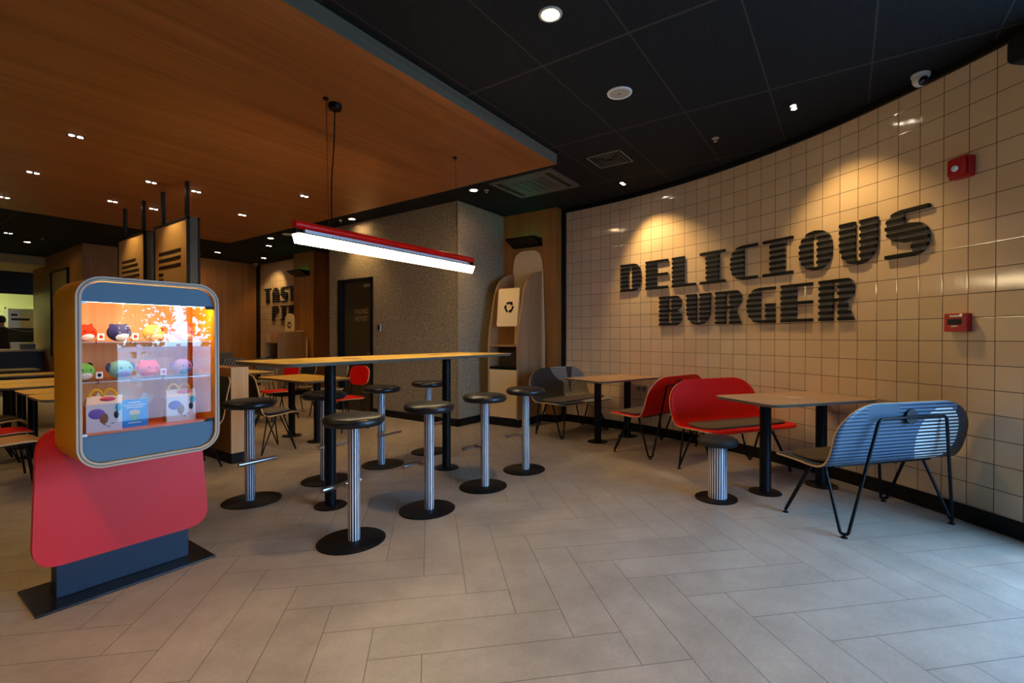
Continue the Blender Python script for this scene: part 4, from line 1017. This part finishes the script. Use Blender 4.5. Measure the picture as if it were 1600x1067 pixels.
# far banquette
b = thing('banquette', 'long grey upholstered banquette along the far oak wall', 'bench', (4.6, 12.8, 0))
bm = nb(); box(bm, -1.5, 1.3, -.25, .2, .1, .46); obj('seat', bm, M_GREYP, b, 0, .02)
bm = nb(); box(bm, -1.5, 1.3, .2, .285, .1, .92); obj('backrest', bm, mat('taupe upholstery', (.12, .10, .085), .8), b, 0, .02)
bm = nb(); box(bm, -1.5, 1.3, -.2, .28, 0, .1); obj('plinth', bm, M_BASEB, b, 0)
# ================================================================= HANGING PANELS
M_PAN = mat('tan board', srgb(206, 166, 108), .5); M_SLAT = mat('brown black slats', srgb(44, 24, 18), .5)
def hanging(label, y0, y1, kind):
    t_ = thing('hanging_sign_panel', label, 'sign', (2.485, (y0+y1)/2, 1.5)); h = 1.26; yc = (y0+y1)/2
    A, B = y0-yc, y1-yc
    for sx in (-1, 1):
        xx = sx*.055
        bm = nb(); box(bm, xx-.008, xx+.008, A+.03, B-.03, .03, h-.03); pn = obj('board', bm, M_PAN, t_, 0)
        bm = nb()
        for (a0, a1, c0, c1) in ((A, A+.03, 0, h), (B-.03, B, 0, h), (A, B, 0, .03), (A, B, h-.03, h)): box(bm, xx-.014, xx+.014, a0, a1, c0, c1)
        obj('frame', bm, M_BLACK, t_, 0)
        if sx < 0:
            bm = nb(); W_ = B-A; x_ = xx-.0115
            q = lambda f0, f1, z0_, z1_: box(bm, x_, x_+.004, B-W_*f1, B-W_*f0, h-z1_, h-z0_)
            if kind == 'E':
                for i in range(3): q(.14, .80, .36+.09*i, .40+.09*i)
                for i in range(8): q(.14, .28, .63+.075*i, .665+.075*i)
                obj('stripe_motif', bm, M_SLAT, pn, 0); bm = nb()
                for i in range(9): q(.32+.055*i, .335+.055*i, .83, 1.2)
                obj('line_motif', bm, mat('amber lines', srgb(206, 140, 30), .5), pn, 0)
            else:
                for i in range(9):
                    e = ell((i+.5)/9, .5, .52); q(.16, .48+.34*e, .34+.075*i, .375+.075*i)
                obj('stripe_motif', bm, M_SLAT, pn, 0)
    for a_ in (A, B-.02):
        bm = nb(); box(bm, -.04, .04, a_, a_+.02, 0, h); obj('side_cover', bm, mat('grey metal cover', (.045, .05, .05), .4), t_, 0)
    for yy in (A+.012, A+.74):
        bm = nb(); box(bm, -.085, -.047, yy-.02, yy+.02, h, 3.171-1.5); obj('hanger', bm, M_BLACK, t_, 0)
hanging('nearer hanging tan sign panel with three stripes and thin amber lines', 6.47, 7.52, 'E')
hanging('farther hanging tan sign panel with rounded striped shape', 7.88, 8.95, 'D')
# wall poster
b = thing('wall_poster', 'tall framed poster on the oak wall left of display case', 'poster', (2.95, 14.8, .85))
bm = nb()
for (a0, a1, c0, c1) in ((-.72, -.69, 0, 2.0), (.69, .72, 0, 2.0), (-.72, .72, 0, .03), (-.72, .72, 1.97, 2.0)): box(bm, -.05, 0, a0, a1, c0, c1)
obj('frame', bm, M_BLACK, b, 0)
bm = nb(); box(bm, -.02, -.002, -.69, .69, .03, 1.97); pp = obj('sheet', bm, M_PAN, b, 0)
bm = nb()
for i in range(5): box(bm, -.024, -.0205, -.1, .5, 1.15-.1*i, 1.19-.1*i)
obj('stripe_motif', bm, M_SLAT, pp, 0)
# far small cctv cameras
for (x, y, l, zc) in ((6.45, 12.95, 'small white camera at the far corner left of TASTY PIE', ZC), (2.0, 16.6, 'small white camera under the counter ceiling', 3.07)):
    t_ = thing('security_camera', l, 'camera', (x, y, zc))
    bm = nb(); lathe(bm, [(.06, 0), (.06, -.03), (.001, -.03)], seg=16); obj('base', bm, M_WHITE, t_)
    bm = nb(); ball(bm, (0, 0, -.06), .055, .055, .055, 12); obj('dome', bm, M_GREYP, t_)
# ================================================================= COUNTER AND KITCHEN
b = thing('service_counter', 'pale topped counter with dark front before the kitchen', 'counter', (0, 16.7, 0))
bm = nb(); box(bm, -2.98, 2.94, -.3, .3, .955, 1.01); obj('countertop', bm, mat('pale counter', srgb(214, 176, 130), .4), b, 0)
bm = nb(); box(bm, -2.98, 2.94, -.27, .27, 0, .955); obj('front_panel', bm, mat('navy front', srgb(24, 32, 42), .5), b, 0)
M_STEEL = mat('kitchen steel', (.55, .56, .5), .3, .8)
def machine(name, label, x, y, z0, w_, d_, h, rows):
    t_ = thing(name, label, 'appliance', (x, y, z0))
    bm = nb(); box(bm, -w_/2, w_/2, -d_/2, d_/2, 0, h); obj('housing', bm, M_STEEL, t_, 0, .01)
    for (a0, a1, c0, c1) in rows:
        bm = nb(); box(bm, -w_/2+a0*w_, -w_/2+a1*w_, -d_/2-.02, -d_/2, c0*h, c1*h); obj('panel', bm, M_DARK, t_, 0)
    return t_
machine('beverage_machine', 'tall pale steel machine behind the person in the kitchen', 3.05, 19.6, 0, .62, .6, 2.12, ((.1, .7, .84, .87), (.1, .3, .90, .93), (.05, .95, .55, .74)))
machine('beverage_machine', 'second steel machine at the right jamb of kitchen opening', 3.56, 18.9, 0, .34, .6, 1.98, ((.1, .9, .62, .80), (.2, .8, .35, .5)))
b = thing('wall_shelf_rack', 'narrow dark rack on the kitchen wall left of machines', 'rack', (2.72, 20.4, 1.2))
for xx in (-.12, .12):
    bm = nb(); box(bm, xx-.015, xx+.015, -.02, .02, 0, 1.0); obj('upright', bm, M_DARK, b, 0)
for i in range(4):
    bm = nb(); box(bm, -.12, .12, -.02, .15, .2*i+.1, .2*i+.12); obj('shelf', bm, M_DARK, b, 0)
for (x, z, l) in ((2.42, 2.6, 'small white notice with dark picture high on kitchen wall'), (2.1, 2.1, 'small dark notice on the kitchen wall')):
    t_ = thing('notice', l, 'notice', (x, 20.99, z))
    bm = nb(); box(bm, -.09, .09, -.01, 0, -.11, .11); obj('sheet', bm, M_WHITE if z > 2.3 else M_DARK, t_, 0)
    if z > 2.3:
        bm = nb(); box(bm, -.04, .04, -.013, -.0105, -.05, .05); obj('print', bm, M_DARK, t_, 0)
kl = thing('kitchen_ceiling_light', 'flat kitchen ceiling light panel', 'ceiling light', (2.0, 19.4, 2.99))
bm = nb(); box(bm, -.6, .6, -.3, .3, -.02, 0); obj('panel', bm, mat('kitchen panel', (1, 1, 1), .5, emit=(.95, 1.0, .55), es=24), kl, 0)
# people
def skin_person(label, x, y, rz, arm, col, hair):
    t_ = thing('person', label, 'person', (x, y, 0), rz)
    V = [(0, 0, .98), (0, 0, 1.15), (0, .0, 1.35), (0, 0, 1.50), (0, .0, 1.58), (0, -.01, 1.66), (0, -.01, 1.76)]
    R = [(.17, .12), (.16, .115), (.19, .12), (.15, .09), (.06, .06), (.075, .09), (.07, .085)]
    E = [(i, i+1) for i in range(6)]
    def add(parent, pts):
        last = parent
        for (p_, r_) in pts: V.append(p_); R.append(r_); E.append((last, len(V)-1)); last = len(V)-1
    for s_ in (-1, 1):
        add(0, [((s_*.10, 0, .90), (.095, .10)), ((s_*.11, .01, .50), (.065, .065)), ((s_*.11, -.01, .09), (.045, .045)), ((s_*.12, .12, .04), (.045, .03))])
    add(3, [((-.19, 0, 1.47), (.06, .06)), ((-.24, .04, 1.20), (.05, .05)), ((-.20, .22, 1.10), (.038, .038)), ((-.18, .30, 1.10), (.035, .02))])
    if arm: add(3, [((.19, 0, 1.47), (.065, .065)), ((.42, .10, 1.42), (.055, .055)), ((.62, .22, 1.44), (.04, .04)), ((.69, .26, 1.45), (.035, .02))])
    else: add(3, [((.19, 0, 1.47), (.06, .06)), ((.24, .04, 1.20), (.05, .05)), ((.20, .22, 1.10), (.038, .038)), ((.18, .30, 1.10), (.035, .02))])
    me = bpy.data.meshes.new('body'); me.from_pydata(V, E, []); o = bpy.data.objects.new('body', me); COL.objects.link(o); o.parent = t_
    m1 = o.modifiers.new('skin', 'SKIN'); m1.use_smooth_shade = True
    for i, sv in enumerate(me.skin_vertices[0].data): sv.radius = R[i]; sv.use_root = (i == 0)
    m2 = o.modifiers.new('sub', 'SUBSURF'); m2.levels = 2; m2.render_levels = 2
    mm = mat('clothed figure '+label[:8], col, .8); tt = NT(mm); z_ = tt.sep(tt.coord('Object'))[2]
    # jacket below the collar, skin above it and at hands
    cl_ = tt.m('GREATER_THAN', z_, 1.565); tt.l(tt.mix(cl_, col, srgb(190, 130, 95)), tt.b.inputs['Base Color'])
    me.materials.append(mm)
    bm = nb(); ball(bm, (0, -.028, 1.765), .092, .102, .105, 18); obj('hair', bm, mat('dark hair', (.012, .01, .009), .7), t_)
    bm = nb(); ball(bm, (0, .105, 1.70), .012, .02, .018, 8); obj('nose', bm, mat('skin', srgb(190, 130, 95), .6), t_)
    for s_ in (-1, 1):
        bm = nb(); ball(bm, (s_*.083, -.01, 1.71), .012, .02, .03, 8); obj('ear', bm, mat('skin', srgb(190, 130, 95), .6), t_)
    return t_
skin_person('person in dark jacket seen from behind reaching right across the kitchen', 2.42, 17.95, 0, True, (.012, .013, .017, 1), 1)
skin_person('person in dark clothes partly cut off by the left picture edge', 2.06, 18.6, .9, False, (.03, .02, .02, 1), 1)
b = thing('counter_tray', 'small grey container on the counter beside the dark jacket', 'container', (2.72, 16.75, 1.01))
bm = nb(); box(bm, -.14, .12, -.1, .1, 0, .12); obj('body', bm, M_GREYP, b, 0, .01)
bm = nb(); box(bm, -.15, .13, -.11, .11, .121, .14); obj('lid', bm, M_WHITE, b, 0, .004)
# ================================================================= OUTDOORS (mirrored in the case glass)
M_FEN = mat('white fence paint', (.8, .8, .78), .6)
fx = thing('white_fence', 'white panelled fence outdoors, mirrored in the case glass', 'fence', (3.6, -9.5, 0))
for i in range(9):
    x = -3.6+i*.9
    bm = nb(); box(bm, x-.04, x+.04, -.04, .04, 0, 1.12); obj('post', bm, M_FEN, fx, 0)
    if i < 8:
        bm = nb(); box(bm, x+.04, x+.86, -.02, .02, .15, .30); box(bm, x+.04, x+.86, -.02, .02, .42, .75); box(bm, x+.04, x+.86, -.02, .02, .92, 1.05); obj('panel', bm, M_FEN, fx, 0)
M_LEAF = mat('autumn leaves', srgb(226, 150, 34), .8); M_TRK = mat('bark', (.09, .06, .04), .9)
def tree(x, y, h, r, label, seed):
    rd = random.Random(seed); t_ = thing('autumn_tree', label, 'tree', (x, y, 0), 0, 'autumn trees outdoors')
    bm = nb(); tube(bm, [(0, 0, -.05), (.03, 0, h*.3), (0, .05, h*.75)], [.14, .11, .04], 10); obj('trunk', bm, M_TRK, t_)
    bm = nb()
    for i in range(900):
        u = rd.random()*2*PI; v_ = rd.uniform(-1, 1); q = rd.random()**.4
        c_ = Vector((r*q*math.cos(u)*math.sqrt(1-v_*v_), r*q*math.sin(u)*math.sqrt(1-v_*v_), h*.58+h*.42*q*v_))
        n_ = Vector((rd.uniform(-1, 1), rd.uniform(-1, 1), rd.uniform(-1, 1))).normalized(); a_ = n_.orthogonal().normalized()*rd.uniform(.08, .16); b_ = n_.cross(a_)*.7
        bm.faces.new([bm.verts.new(c_+p_) for p_ in (a_, b_, -a_, -b_)])
    obj('foliage', bm, M_LEAF, t_, 0, recalc=False)
tree(3.6, -13, 3.6, 1.3, 'broad amber tree beyond the white fence', 1)
tree(6.2, -15.5, 3.6, 1.2, 'smaller amber tree beyond the white fence', 2)
tree(7.4, -11.5, 4.4, 1.1, 'tall amber tree at the right beyond the white fence', 3)
